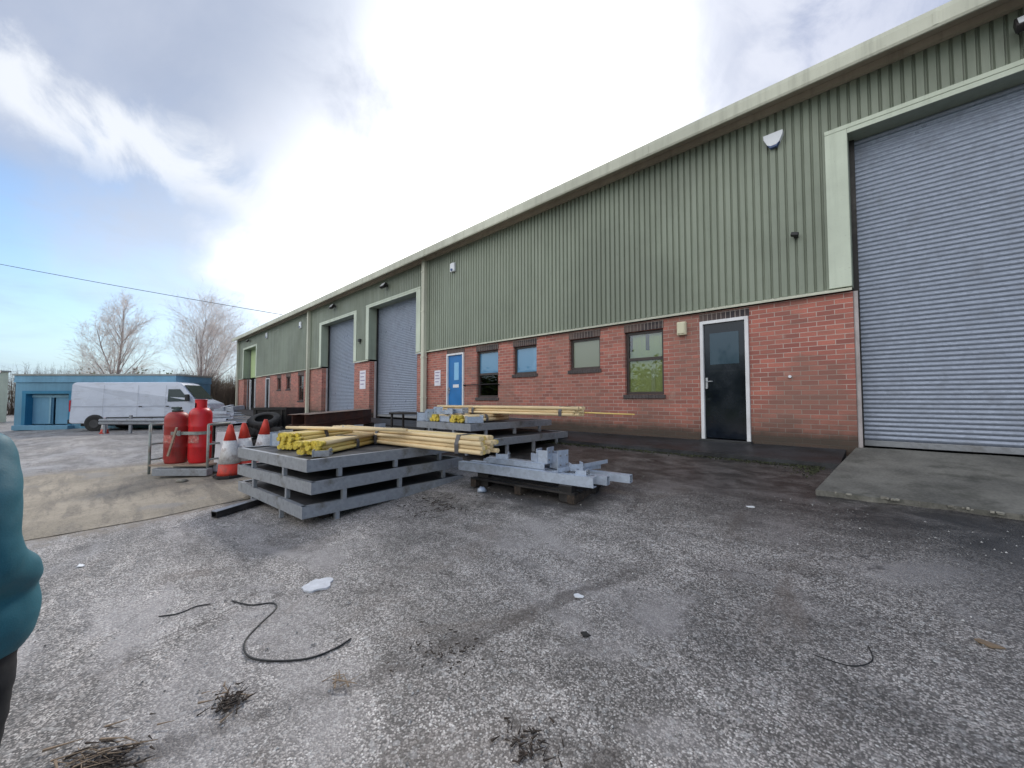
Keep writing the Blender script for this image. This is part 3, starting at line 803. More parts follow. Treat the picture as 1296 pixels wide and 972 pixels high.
# ------------------------------------------------------------------ steel frames in stacks
def channel_y(mb, x, y0, y1, z0, h, fl, M_=None, side=1):
    """C channel running along y, web on the outer side"""
    w = .008
    mb.box(min(x, x+side*w), max(x, x+side*w), y0, y1, z0, z0+h, M_)
    a, b = sorted((x+side*w, x+side*fl))
    mb.box(a, b, y0, y1, z0, z0+w, M_); mb.box(a, b, y0, y1, z0+h-w, z0+h, M_)
def channel_x(mb, y, x0, x1, z0, h, fl, M_=None, side=1):
    w = .008
    mb.box(x0, x1, min(y, y+side*w), max(y, y+side*w), z0, z0+h, M_)
    a, b = sorted((y+side*w, y+side*fl))
    mb.box(x0, x1, a, b, z0, z0+w, M_); mb.box(x0, x1, a, b, z0+h-w, z0+h, M_)
def balcony_frame(label, x, y, z, lx, ly, rz, gap, h=.12, group='galvanised frames in the left stack', foot_h=None, tint='galv'):
    """rectangular channel frame: origin is its +x,-y corner (bottom); reaches to -x and +y"""
    t = thing('steel_platform', label, 'steel platform', (x, y, z), rz, group)
    f = MB()
    channel_x(f, 0, -lx, 0, 0, h, .055, None, 1); channel_x(f, ly, -lx, 0, 0, h, .055, None, -1)
    channel_y(f, -.0015, .009, ly-.009, 0, h, .055, None, -1); channel_y(f, -lx+.0015, .009, ly-.009, 0, h, .055, None, 1)
    f.build('channel_rim', M[tint], t)
    d = MB(); d.box(-lx+.06, -.06, .06, ly-.06, h-.035, h-.020)
    for k in range(1, 6): d.box(-lx+.06, -.06, ly*k/6-.02, ly*k/6+.02, .012, h-.036)
    d.build('deck_panel', M['deck'], t)
    fh = foot_h if foot_h else gap
    feet = []
    for k in (1, 2, 3):
        yy = ly*(k-.5)/3
        feet += [(-.052, -.004, yy-.026, yy+.026), (-lx+.004, -lx+.052, yy-.026, yy+.026)]
    for k in (1, 2):
        xx = -lx*(k-.35)/2.2
        feet.append((xx-.022, xx+.022, .004, .05))
    for q in feet:
        s = MB(); s.box(*q, -fh, -.001); s.build('stub_foot', M[tint], t)
    return t
S1 = thing  # alias kept for readability
balcony_frame('lowest of the three grey steel frames in the near left stack', -4.87, 1.61, .19, 2.26, 2.5, R(4.0), .1, .14, foot_h=.105)
balcony_frame('middle grey steel frame of the near left stack', -4.83, 1.69, .458, 2.16, 2.5, R(7.5), .14, .14, foot_h=.126)
balcony_frame('topmost grey steel frame of the near left stack, under the yellow ended poles', -4.93, 1.67, .704, 2.10, 2.5, R(7.0), .12, .14, foot_h=.104)
# timber bearers under the stack
for k, (x0, y0, ln, rz) in enumerate(((-5.05,1.95,2.2,4),(-5.15,3.2,2.2,4))):
    t = MB(); t.box(-ln, 0, -.05, .05, 0, .105, bev=.006)
    o = t.build('timber_bearer', M['chip_dark']); o.location = (x0, y0, gz(x0-1, y0)-.025); o.rotation_euler.z = R(rz)
    tag(o, ('front','rear')[k]+' dark timber bearer on the asphalt under the near left frame stack', 'timber', 'timber bearers under the left stack')

G2 = 'galvanised frames in the rear stack'
balcony_frame('lower grey steel frame of the rear stack by the brick wall', -5.15, 4.85, .72, 2.5, 2.35, R(2), .16, .13, G2, .23)
balcony_frame('upper grey steel frame of the rear stack, carrying the long pale poles', -5.62, 4.72, .97, 1.75, 2.45, R(1), .12, .13, G2, .118)

# ------------------------------------------------------------------ pole bundles
def bundle(label, p0, p1, rows, colsn, r, mat, endmat=None, straps=(.2,.8), jit=.06, group='pole bundles on the frame stacks', tip=None, square=False):
    p0 = Vector(p0); p1 = Vector(p1); d = p1-p0; ln = d.length
    rz = math.atan2(d.y, d.x); ry = -math.asin(d.z/ln)
    t = thing('pole_bundle', label, 'poles', p0, rz, group, 0, ry)
    i = 0
    for a in range(rows):
        for b in range(colsn - (a % 2 if not square else 0)):
            yy = (b-(colsn-1)/2+(.5*(a % 2) if not square else 0))*r*2.06; zz = r+a*r*1.86
            j0 = random.uniform(-jit, jit); j1 = random.uniform(-jit, jit)
            m = MB(); sag = random.uniform(-.004,.004)
            pts = [(j0, yy, zz),(ln*.5, yy+sag, zz+sag),(ln+j1, yy, zz)]
            m.tube(pts, r, 10)
            po = m.build('pole', mat[i % len(mat)], t)
            if endmat:
                e = MB(); e.tube([(j0-.012, yy, zz),(j0+random.uniform(.05,.11), yy, zz)], r*1.10, 10); e.build('end_cap', endmat, po)
            i += 1
    hh = r*2+(rows-1)*r*1.86
    for s in straps:
        m = MB(); w = colsn*r*1.03; x = ln*s
        pts = [(-w,0-.002),(w,0-.002),(w+.004,hh*.5),(w*.8,hh+.003),(-w*.8,hh+.003),(-w-.004,hh*.5)]
        m2 = [(p_[0], p_[1]) for p_ in pts]
        outer = [(q[0]*1.03, (q[1]-hh/2)*1.04+hh/2) for q in m2]
        k = len(m2)
        vs = [(x-.035, q[0], q[1]) for q in outer]+[(x+.035, q[0], q[1]) for q in outer]+[(x-.035, q[0]*.985, q[1]) for q in m2]+[(x+.035, q[0]*.985, q[1]) for q in m2]
        fs = []
        for q in range(k):
            n_ = (q+1) % k
            fs += [(q, n_, k+n_, k+q), (2*k+q, 3*k+q, 3*k+n_, 2*k+n_), (q, 2*k+q, 2*k+n_, n_), (k+q, k+n_, 3*k+n_, 3*k+q)]
        m.add(vs, fs); m.build('strap', M['strap'], t)
    return t
bundle('long bundle of pale poles jutting off the right end of the near left stack', (-7.55,3.12,.845), (-3.78,3.46,.855), 4, 6, .030, [M['timber'],M['timber2'],M['timber']], None, (.40,.90), .07)
bundle('short bundle of poles with bright yellow ends at the left of the near stack', (-6.28,1.86,.845), (-6.95,3.02,.845), 4, 6, .030, [M['timber'],M['timber2']], M['yellow'], (.45,), .05)
bundle('short bundle of poles with bright yellow ends nearest the front corner of the near stack', (-5.42,1.86,.845), (-6.25,3.02,.845), 3, 6, .030, [M['timber2'],M['timber']], M['yellow'], (.6,), .05)
bundle('two loose pale poles laid over the yellow ended bundles on the near stack', (-7.05,2.15,1.075), (-5.2,3.1,1.085), 1, 3, .024, [M['timber']], None, (), .12)
bundle('long pale pole bundle reaching right off the rear stack towards the brick wall', (-8.2,5.95,1.245), (-4.05,5.95,1.255), 3, 5, .030, [M['timber']], None, (.33,.92,), .06)
bundle('short yellow ended pole bundle on the left of the rear stack', (-6.95,4.85,1.105), (-7.1,6.3,1.105), 2, 4, .036, [M['timber']], M['yellow'], (.5,), .05)
bundle('short yellow ended pole bundle on the right of the rear stack', (-6.25,4.85,1.105), (-6.35,6.3,1.105), 2, 5, .036, [M['timber']], M['yellow'], (.5,), .05)
m = MB(); m.tube([(-5.4,6.06,1.30),(-4.1,6.05,1.318),(-3.05,6.04,1.31)], [.016,.015,.011], 8)
tag(m.build('thin_pole', M['timber2']), 'single thin yellow pole poking out of the rear pole bundle towards the tall window', 'pole')

# galvanised bracket pieces -------------------------------------------------
def bracket(label, loc, rz, ln, w, h, group, mat='galv_new', tilt=0, n=1):
    t = thing('steel_bracket', label, 'steel bracket', loc, rz, group, tilt)
    c = MB(); c.box(-ln/2, ln/2, -w/2, -w/2+.008, 0, h); c.box(-ln/2, ln/2, -w/2+.008, w/2, 0, .008); c.build('channel', M[mat], t)
    p_ = MB(); p_.box(ln/2, ln/2+.010, -w*.75, w*.75, -.0, h*1.25); p_.build('end_plate', M[mat], t)
    p_ = MB(); p_.box(-ln/2-.010, -ln/2, -w*.6, w*.6, 0, h*1.1); p_.build('end_plate', M[mat], t)
    for sy in (-.45,.45):
        for sz in (.3,.9):
            bo = MB(); bo.tube([(ln/2+.010, sy*w, h*sz),(ln/2+.028, sy*w, h*sz)], .012, 6); bo.build('bolt', M['galv_old'], t)
    return t
gb = 'loose galvanised brackets on the rear stack'
bl_ = [('upright silvery bracket at the left end of the rear stack',(-7.22,4.90,1.105),20,.30,.12,.14),
 ('tilted silvery bracket leaning behind the left end of the rear stack',(-7.25,5.25,1.11),75,.35,.14,.2),
 ('silvery bracket between the two yellow ended bundles on the rear stack',(-6.60,4.92,1.105),10,.26,.12,.11),
 ('silvery bracket topmost of the pile at the left of the rear stack',(-7.12,5.05,1.252),-30,.36,.12,.12),
 ('short bracket in front of the right yellow ended bundle on the rear stack',(-5.85,5.0,1.105),70,.3,.12,.12)]
for lb, lc, rz, ln, w_, h_ in bl_: bracket(lb, lc, R(rz), ln, w_, h_, gb)
g1 = 'galvanised pieces on the near left stack'
bracket('upright silvery block at the far left end of the near stack', (-6.83,1.93,.845), R(25), .20, .16, .19, g1)
bracket('silvery bracket standing behind the left yellow ended poles', (-7.05,2.75,.845), R(70), .42, .18, .20, g1)
bracket('silvery bracket behind the pole crossing on the near stack', (-6.95,3.42,.845), R(20), .5, .18, .22, g1)
bracket('small bracket on the front corner of the near stack beside yellow ends', (-5.18,1.93,.845), R(60), .18, .12, .075, g1, 'galv')

for lb, lc, rz, ln, w_, h_ in (
 ('silvery bracket standing at the very left corner of the rear stack',(-7.30,4.80,1.105),55,.22,.12,.17),
 ('upright silvery cleat just left of the left yellow ended bundle on the rear stack',(-7.12,4.84,1.105),-15,.14,.12,.20),
 ('silvery bracket lying behind the bundles on the rear stack',(-6.8,5.35,1.26),5,.45,.12,.10),
 ('small silvery cleat resting on the left yellow ended bundle of the rear stack',(-6.85,5.15,1.247),40,.18,.12,.09)):
    bracket(lb, lc, R(rz), ln, w_, h_, gb)
# ------------------------------------------------------------------ pile of loose beams
def beam(label, p0, p1, h, w, kind, group='galvanised beams piled before the brick wall', mat='galv_new', z_up=0):
    p0 = Vector(p0); p1 = Vector(p1); d = p1-p0; ln = d.length
    t = MB(); th = .009
    if kind == 'I':
        t.box(0, ln, -w/2, w/2, 0, th); t.box(0, ln, -w/2, w/2, h-th, h); t.box(0, ln, -th/2, th/2, th, h-th)
    elif kind == 'C':
        t.box(0, ln, -w/2, -w/2+th, 0, h); t.box(0, ln, -w/2+th, w/2, 0, th); t.box(0, ln, -w/2+th, w/2, h-th, h)
    elif kind == 'box':
        t.box(0, ln, -w/2, -w/2+th, 0, h); t.box(0, ln, w/2-th, w/2, 0, h)
        t.box(0, ln, -w/2+th, w/2-th, 0, th); t.box(0, ln, -w/2+th, w/2-th, h-th, h)
    elif kind == 'L':
        t.box(0, ln, -w/2, w/2, 0, th); t.box(0, ln, -w/2, -w/2+th, th, h)
    o = t.build('steel_beam', M[mat]); o.location = p0; o.rotation_euler = (0, -math.asin(d.z/ln), math.atan2(d.y, d.x))
    return tag(o, label, 'steel beam', group)
beam('nearest long silvery channel of the low beam pile', (-4.75,3.80,.50), (-2.60,4.12,.50), .125, .10, 'C')
beam('second silvery channel from the front of the low beam pile', (-4.75,4.02,.50), (-2.56,4.36,.50), .11, .09, 'box')
beam('rearmost silvery box beam of the low pile, reaching farthest right', (-4.80,4.35,.50), (-2.42,4.68,.50), .10, .10, 'box')
beam('short silvery channel laid on top of the low beam pile at its left', (-4.35,4.0,.627), (-3.35,4.12,.627), .075, .09, 'C')
beam('flat silvery angle lying across the top of the low beam pile', (-4.6,4.30,.627), (-3.3,4.42,.627), .05, .12, 'L', mat='galv')
beam('diagonal silvery bar on top of the low pile pointing at the black door', (-3.12,4.02,.63), (-2.95,4.95,.665), .05, .09, 'L')
beam('thin grey angle behind the low beam pile', (-5.0,4.75,.52), (-3.2,4.95,.52), .06, .06, 'L', mat='galv')
for lb, lc, rz, h_ in (('upright square silvery cleat standing on the low beam pile',(-3.42,4.18,.703),12,.17),('second upright silvery cleat on the low beam pile',(-3.28,4.30,.63),-8,.20),
                   ('small silvery cleat at the left of the low beam pile top',(-4.1,4.05,.703),40,.07)):
    bracket(lb, lc, R(rz), .16, .13, h_, 'cleats on the low beam pile')
for lb, lc, rz, ln, w_, h_ in (
 ('low silvery cleat between the two upright cleats on the low beam pile',(-3.58,4.22,.703),80,.12,.10,.10),
 ('silvery cleat at the rear of the low beam pile behind the upright cleats',(-3.5,4.55,.60),20,.20,.12,.13),
 ('long thin silvery bracket across the rear beams of the low pile',(-3.05,4.62,.60),75,.40,.08,.06),
 ('tiny silvery cleat near the right end of the low beam pile',(-2.82,4.18,.625),15,.12,.08,.05)):
    bracket(lb, lc, R(rz), ln, w_, h_, 'cleats on the low beam pile')
bracket('small silvery bracket with bolts beside the diagonal bar', (-3.0,4.30,.63), R(50), .14, .09, .09, 'cleats on the low beam pile')
for k, (x, y) in enumerate(((-2.95,4.05),(-2.9,4.5),(-4.4,3.98),(-4.4,4.4))):
    b = MB(); b.box(-.09,.09,-.07,.07,0,.5-gz(x,y)-.002,bev=.008)
    o = b.build('timber_block', M['blacksteel']); o.location = (x, y, gz(x, y)); o.rotation_euler.z = R(8+k*6)
    tag(o, ('dark timber block under the near right end of the low beam pile','dark timber block under the rear right end of the low beam pile','dark timber block under the near left end of the low beam pile','dark timber block under the rear left end of the low beam pile')[k], 'timber block', 'timber blocks under the beam pile')
t = thing('shade_pallet', 'black slatted pallet added to deepen the shade beneath the low beam pile', 'pallet', (-3.7,4.3,gz(-3.7,4.3)), R(7))  # added pallet, its black boards stand in for shade under the beams
for k in range(6): b = MB(); b.box(-.85,.85,-.42+k*.155,-.42+k*.155+.10,.075,.10); b.build('board', M['blacksteel'], t)
for x in (-.8,0,.8): b = MB(); b.box(x-.05,x+.05,-.42,.455,-.03,.074); b.build('runner', M['chip_dark'], t)
# white crumpled rag by the pile
rg = MB(); rg.lathe([(.02,.0),(.07,.01),(.055,.05),(.02,.065)], 9)
for i, v in enumerate(rg.v): rg.v[i] = v*(1+.45*mnoise.noise(v*40)); 
o = rg.build('rag', M['galv_new']); o.location = (-4.18,3.72,gz(-4.18,3.72)+.005); tag(o, 'crumpled pale foil scrap on the ground under the beam pile', 'litter')

# black channel on the ground left of the stack
o = beam('black steel channel lying on the ground at the front left of the near stack', (-6.22,1.02,gz(-6.2,1.0)+.012), (-6.72,2.22,gz(-6.7,2.2)+.012), .075, .10, 'box', group='dark steel on the ground', mat='blacksteel')
b = MB(); b.box(0,1.3,-.052,.052,.0765,.080); q = b.build('pale_top', M['galv'], o); q['label'] = 'pale grey metal top face'  # thin pale sheet along the upper face of the channel
# small white post leaning at the stack
b = MB(); b.box(-.035,.035,-.02,.02,0,.26,bev=.004); o = b.build('white_stake', M['white']); o.location = (-7.25,1.62,gz(-7.2,1.6)); o.rotation_euler = (R(-8),R(34),R(20))
tag(o, 'short white wooden stake leaning against the left corner of the near stack', 'stake')

# dark metal trestle behind
t = thing('steel_trestle', 'dark flat steel trestle left of the rear stack before the nearer middle shutter', 'trestle', (-8.3,5.2,gz(-8.3,5.2)), R(18))
b = MB(); b.box(-.55,.75,-.25,.25,.78,.83,bev=.005); b.build('top', M['blacksteel'], t)
for x in (-.5,.5):
    for y in (-.2,.2):
        b = MB(); b.box(x-.02,x+.02,y-.02,y+.02,0,.78); b.build('leg', M['blacksteel'], t)

# rusty beams behind the stack
rg_ = 'rusty beams piled before the middle shutters'
A0 = Vector((-9.75,3.15,0)); A1 = Vector((-13.9,6.75,0)); dd_ = (A1-A0).normalized(); nn_ = Vector((-dd_.y, dd_.x, 0))
g0 = gz(A0.x, A0.y); g1_ = gz(A1.x, A1.y); zt0 = g1_+.10
lab_ = [['front lower rusty brown beam behind the near stack','rear lower rusty brown beam behind the near stack'],
        ['front upper rusty brown beam behind the near stack','rear upper rusty brown beam behind the near stack']]
for lv in range(2):
    for sd_ in range(2):
        off = nn_*(.14-sd_*.28)*(-1)
        p0 = A0+off-dd_*.1*lv; p1 = A1+off-dd_*.15*sd_
        p0.z = p1.z = zt0+.02+lv*.245
        o = beam(lab_[lv][sd_], p0, p1, .24, .2, 'I', rg_, 'rust')
        if lv == 1:
            ln = (p1-p0).length; b = MB(); b.box(.02, ln-.02, -.097, .097, .241, .244); q = b.build('pale_top', M['rust_top'], o); q['label'] = 'top flange with its highlight painted paler'  # paler sheet paints the highlight on top of the upper beams
for k, u in enumerate((.08,.5,.93)):
    q = A0.lerp(A1, u); zz = gz(q.x, q.y); b = MB(); b.box(-.1,.1,-.32,.32,-.02,zt0+.018-zz,bev=.01); o = b.build('timber_bearer', M['chip_dark']); o.location = (q.x,q.y,zz); o.rotation_euler.z = math.atan2(dd_.y, dd_.x)
    tag(o, 'dark timber bearer under the '+('near','middle','far')[k]+' part of the rusty beams', 'timber', 'bearers under the rusty beams')

# ------------------------------------------------------------------ tyres and dark box
def tyre(label, loc, rx, rz, r=.36, w=.22):
    t = thing('tyre', label, 'tyre', loc, rz, 'old tyres heaped behind the cones', rx)
    b = MB(); pr_ = [(r*.55,-w*.42),(r*.62,-w*.5),(r*.9,-w*.5),(r*.985,-w*.36),(r,0),(r*.985,w*.36),(r*.9,w*.5),(r*.62,w*.5),(r*.55,w*.42),(r*.6,w*.3),(r*.6,-w*.3),(r*.55,-w*.42)]
    n = 28
    vs = []; fs = []
    for (q, z) in pr_:
        for k in range(n):
            a = 2*PI*k/n; vs.append((q*math.cos(a), q*math.sin(a), z))
    for i in range(len(pr_)-1):
        for k in range(n): fs.append((i*n+k, i*n+(k+1) % n, (i+1)*n+(k+1) % n, (i+1)*n+k))
    b.add(vs, fs, True)
    tr = b
    for k in range(36):
        a = 2*PI*k/36; Mx = Matrix.Rotation(a, 4, 'Z') @ Matrix.Translation((r*.99,0,0)) @ Matrix.Rotation(R(25 if k % 2 else -25), 4, 'X')
        tr.box(-.012,.014,-.018,.018,-w*.36,w*.36,Mx)
    b.build('carcass', M['rubber'], t, normals=False)
zt = gz(-11.4,2.8)
tyre('tyre lying flat at the bottom of the heap behind the cones', (-11.25,2.72,zt+.12), 0, 0)
tyre('tyre lying second from the ground in the heap behind the cones', (-11.18,2.78,zt+.34), R(5), 0)
tyre('tyre lying third from the ground in the heap behind the cones', (-11.28,2.70,zt+.57), R(-9), R(30))
tyre('tyre standing upright against the heap behind the cones', (-10.86,2.95,zt+.37), R(84), R(42))
tyre('tyre lying tilted on top of the heap behind the cones', (-11.2,2.8,zt+.84), R(24), R(52))
t = thing('steel_bin', 'black open topped steel bin behind the tyres', 'bin', (-12.0,3.35,gz(-12,3.35)), R(40))
b = MB()
b.box(-.45,.45,-.4,-.37,.08,1.12); b.box(-.45,.45,.37,.4,.08,1.12); b.box(-.45,-.42,-.37,.37,.08,1.12); b.box(.42,.45,-.37,.37,.08,1.12)
b.box(-.42,.42,-.37,.37,.08,.11)
for k in range(3): b.box(-.38+k*.36-.02,-.38+k*.36+.02,-.43,-.4,.1,1.06)
b.box(-.48,.48,-.44,-.4,1.06,1.12); b.build('body', M['blacksteel'], t)
for x in (-.3,.3):
    b = MB(); b.box(x-.06,x+.06,-.38,.38,0,.079); b.build('skid', M['rust'], t)
t = thing('scrap_stand', 'low stand of pale bent steel sheets behind the cones', 'scrap stand', (-11.5,2.0,gz(-11.5,2.0)), R(44))
for k in range(6):
    Mx = Matrix.Translation((random.uniform(-.10,.10), random.uniform(-.08,.08), .90+k*.045)) @ Matrix.Rotation(R(random.uniform(-14,14)), 4, 'Z') @ Matrix.Rotation(R(random.uniform(-4,4)), 4, 'Y')
    b = MB(); b.box(-.42,.42,-.24,.24,0,.012,Mx); b.box(-.42,.42,-.24,-.23,.012,.06,Mx); b.build('steel_sheet', M['galv_new'], t)
for k in range(4):
    Mx = Matrix.Translation((-.05+k*.13, random.uniform(-.1,.1), 1.17+.04*(k%2))) @ Matrix.Rotation(R(random.uniform(0,180)), 4, 'Z') @ Matrix.Rotation(R(random.uniform(-25,25)), 4, 'Y')
    b = MB(); b.box(-.13,.13,-.05,.05,0,.09,Mx); b.build('offcut', M['galv'], t)
b = MB(); b.box(-.42,.42,-.27,.27,.84,.89); b.build('shelf', M['blacksteel'], t)
for x in (-.38,.38):
    for y in (-.22,.22): b = MB(); b.box(x-.03,x+.03,y-.03,y+.03,0,.839); b.build('leg', M['blacksteel'], t)

# ------------------------------------------------------------------ traffic cones
def make_cone(label, loc, h, rz, tilt=(0,0), rg=None, group='traffic cones beside the gas trolley'):
    t = thing('traffic_cone', label, 'traffic cone', loc, rz, group, tilt[0], tilt[1])
    s = h
    b = MB(); n = 8; pts = []
    for k in range(8):
        a = 2*PI*(k+.5)/8; pts.append((.255*s*math.cos(a), .255*s*math.sin(a)))
    b.prism(pts, 0, .045*s, 'z'); b.build('base', M['rubber'] if h > .9 else M['cone'], t)
    c = MB(); c.lathe([(.200*s,.046*s),(.186*s,.10*s),(.174*s,.26*s)], 28); c.lathe([(.106*s,.70*s),(.060*s,.90*s),(.036*s,.985*s),(.028*s,1.0*s)], 28)
    c.lathe([(.1725*s,.26*s),(.105*s,.70*s)], 28)
    c.build('cone_body', M['cone'], t)
    w = MB(); w.lathe([(.1775*s,.262*s),(.1095*s,.698*s)], 28); w.build('reflective_sleeve', M['cone_white'], t)
    return t
cz = gz(-9,1.7)
make_cone('nearest large traffic cone with wide white sleeve beside the gas trolley', (-9.06,1.70,gz(-9.02,1.72)+.012), .98, R(10))
make_cone('dirty traffic cone directly behind the nearest one', (-9.14,1.98,gz(-9,2.06)+.012), .98, R(40), (R(2),R(-2)))
make_cone('traffic cone at the right, half hidden by the left end of the near stack', (-9.22,2.27,gz(-9,2.45)+.012), 1.0, R(20), (R(-3),R(1)))
make_cone('traffic cone farthest right behind the near stack corner', (-9.62,2.42,gz(-9.6,2.4)+.012), .95, R(70))
make_cone('small distant traffic cone standing near the rear wheel of the white van', (-26.1,.10,gz(-26.1,.1)), .72, 0, group='far cones')
# white board behind the cones
b = MB(); b.box(-.3,.3,-.01,.01,0,.78,bev=.004); o = b.build('white_board', M['white']); o.location = (-9.55,1.78,gz(-9.5,1.9)+.03); o.rotation_euler = (R(-6),0,R(46))
tag(o, 'scuffed white board standing between the gas trolley and the cones', 'board')

# ------------------------------------------------------------------ gas trolley with cylinders
# local frame: x along the trolley's width (screen right), y away
TR = (-10.14,1.25,gz(-10,1.4)); TRZ = R(44)
t = thing('gas_trolley', 'worn metal trolley carrying the two red gas cylinders', 'trolley', TR, TRZ)
hw = .56
fr = MB()
def rod(mb, a, b_, r=.018): mb.tube([a, b_], r, 8)
for x in (-hw, hw):
    for y in (-.28,.30): rod(fr, (x,y,.05), (x,y,1.0), .022)
    rod(fr, (x,-.28,1.0), (x,.30,1.0), .022); rod(fr, (x,-.28,.62), (x,.30,.62)); rod(fr, (x,-.28,.32), (x,.30,.32))
rod(fr, (-hw,.30,1.0), (hw,.30,1.0)); rod(fr, (-hw,.30,.6), (hw,.30,.6))
fr.build('cage_frame', M['cart'], t)
dk = MB(); dk.box(-hw,hw,-.30,.32,.20,.235,bev=.004); dk.build('platform', M['wood_grey'], t)
for q in ((-hw+.12,hw+.05,-.36,-.20,.03,.165),(-hw+.12,hw+.05,.14,.30,.03,.165)):
    bs = MB(); bs.box(*q, bev=.01); bs.build('base_channel', M['galv'], t)
pl = MB(); Mx = Matrix.Translation((-.16,-.33,.42)) @ Matrix.Rotation(R(16), 4, 'Y'); pl.box(-.018,.018,-.012,.012,-.02,.55,Mx); pl.build('loose_lath', M['wood_grey'], t)
stp = MB()
Mt = Matrix.Translation(TR) @ Matrix.Rotation(TRZ, 4, 'Z')
def cylinder(label, lx, ly, mat, cap, r=.185, H=1.05):
    loc = Mt @ Vector((lx, ly, .236))
    c = thing('gas_cylinder', label, 'gas cylinder', loc, TRZ, 'red gas cylinders on the trolley')
    b = MB(); pts = [(r*.86,0),(r*.92,.03),(r*.94,.06),(r,.10),(r,.30),(r*1.008,.305),(r*1.008,.33),(r,.335),(r,.70),(r*1.008,.705),(r*1.008,.73),(r,.735),(r,H*.84)]
    for k in range(1, 8):
        a = PI/2*k/8; pts.append((r*(.35+.65*math.cos(a)), H*.84+.15*math.sin(a)))
    pts.append((.04, H*.84+.152)); b.lathe(pts, 40); b.build('body', mat, c)
    top = H*.84+.13
    if cap:
        s = MB()
        n = 26
        for k in range(n):
            a0 = 2*PI*k/n; a1 = 2*PI*(k+1)/n
            if (k % 13) in (3, 4, 5): zlo = .11
            else: zlo = 0
            q = .098
            for rr, flip in ((q,0),(q-.006,1)):
                s.add([(rr*math.cos(a0),rr*math.sin(a0),top+zlo),(rr*math.cos(a1),rr*math.sin(a1),top+zlo),(rr*math.cos(a1),rr*math.sin(a1),top+.17),(rr*math.cos(a0),rr*math.sin(a0),top+.17)], [(0,1,2,3)], True)
        s.lathe([(.101,.165),(.106,.172),(.101,.18),(.090,.18),(.086,.172),(.090,.165)], 26, (0,0,top)); s.build('shroud', mat, c)
        v = MB(); v.lathe([(.03,0),(.03,.05),(.018,.055),(.018,.09),(.035,.092),(.035,.115),(.01,.12)], 14, (0,0,top)); v.tube([(0,0,top+.07),(.07,-.03,top+.07)], .014, 8); v.build('valve', M['steel'], c)
    else:
        v = MB(); v.lathe([(.085,.01),(.09,.05),(.06,.075),(.03,.09),(.02,.12)], 18, (0,0,top)); v.box(-.11,.07,-.03,.03,top+.075,top+.115,bev=.01); v.build('valve_cover', M['shutterdk'], c)
    lb_ = MB(); vs = []; k = 10
    for i in range(k+1):
        a = -PI/2-.55+1.1*i/k; vs += [((r+.0035)*math.cos(a), (r+.0035)*math.sin(a), .40), ((r+.0035)*math.cos(a), (r+.0035)*math.sin(a), .56)]
    lb_.add(vs, [(2*i, 2*i+2, 2*i+3, 2*i+1) for i in range(k)], True); lb_.build('label_patch', M['label'], c, normals=False)
    return c
M['label'] = std('worn_label', (.45,.12,.10), .6, 0, .5, 14, (.6,.5,.45), .6, (9,9,9), 0)
M['shutterdk'] = std('dark_green_valve', (.03,.05,.045), .6, 0, .2)
cylinder('darker faded red gas cylinder on the left of the trolley', -.24, -.05, M['red_old'], False, .20, 1.02)
cylinder('bright red gas cylinder with round collar on the right of the trolley', .20, -.02, M['red_cyl'], True, .19, 1.12)
# restraining strap round both
st = MB(); pts = []
x1, x2, r1, r2, yc = -.24, .20, .206, .196, -.04
for k in range(13):
    a = PI/2+PI*k/12; pts.append((x1+r1*math.cos(a), yc+r1*math.sin(a)))
for k in range(13):
    a = -PI/2+PI*k/12; pts.append((x2+r2*math.cos(a), yc+r2*math.sin(a)))
k = len(pts); vs = [(p_[0], p_[1], .80) for p_ in pts]+[(p_[0], p_[1], .86) for p_ in pts]
st.add(vs, [(i, (i+1) % k, k+(i+1) % k, k+i) for i in range(k)])
st.box(-.06,.0,-.265,-.245,.78,.88,bev=.004)
st.build('restraining_strap', M['cart'], t)
# white stone by the trolley foot
b = MB(); b.lathe([(.05,0),(.09,.012),(.07,.04),(.03,.05)], 10)
for i, v in enumerate(b.v): b.v[i] = Vector((v.x*1.3*(1+.3*mnoise.noise(v*30)), v.y*(1+.3*mnoise.noise(v*25)), v.z))
o = b.build('stone', M['concrete_pale']); o.location = (-9.35,1.05,gz(-9.35,1.05)+.012); tag(o, 'pale flat stone on the tan slab in front of the trolley', 'stone')

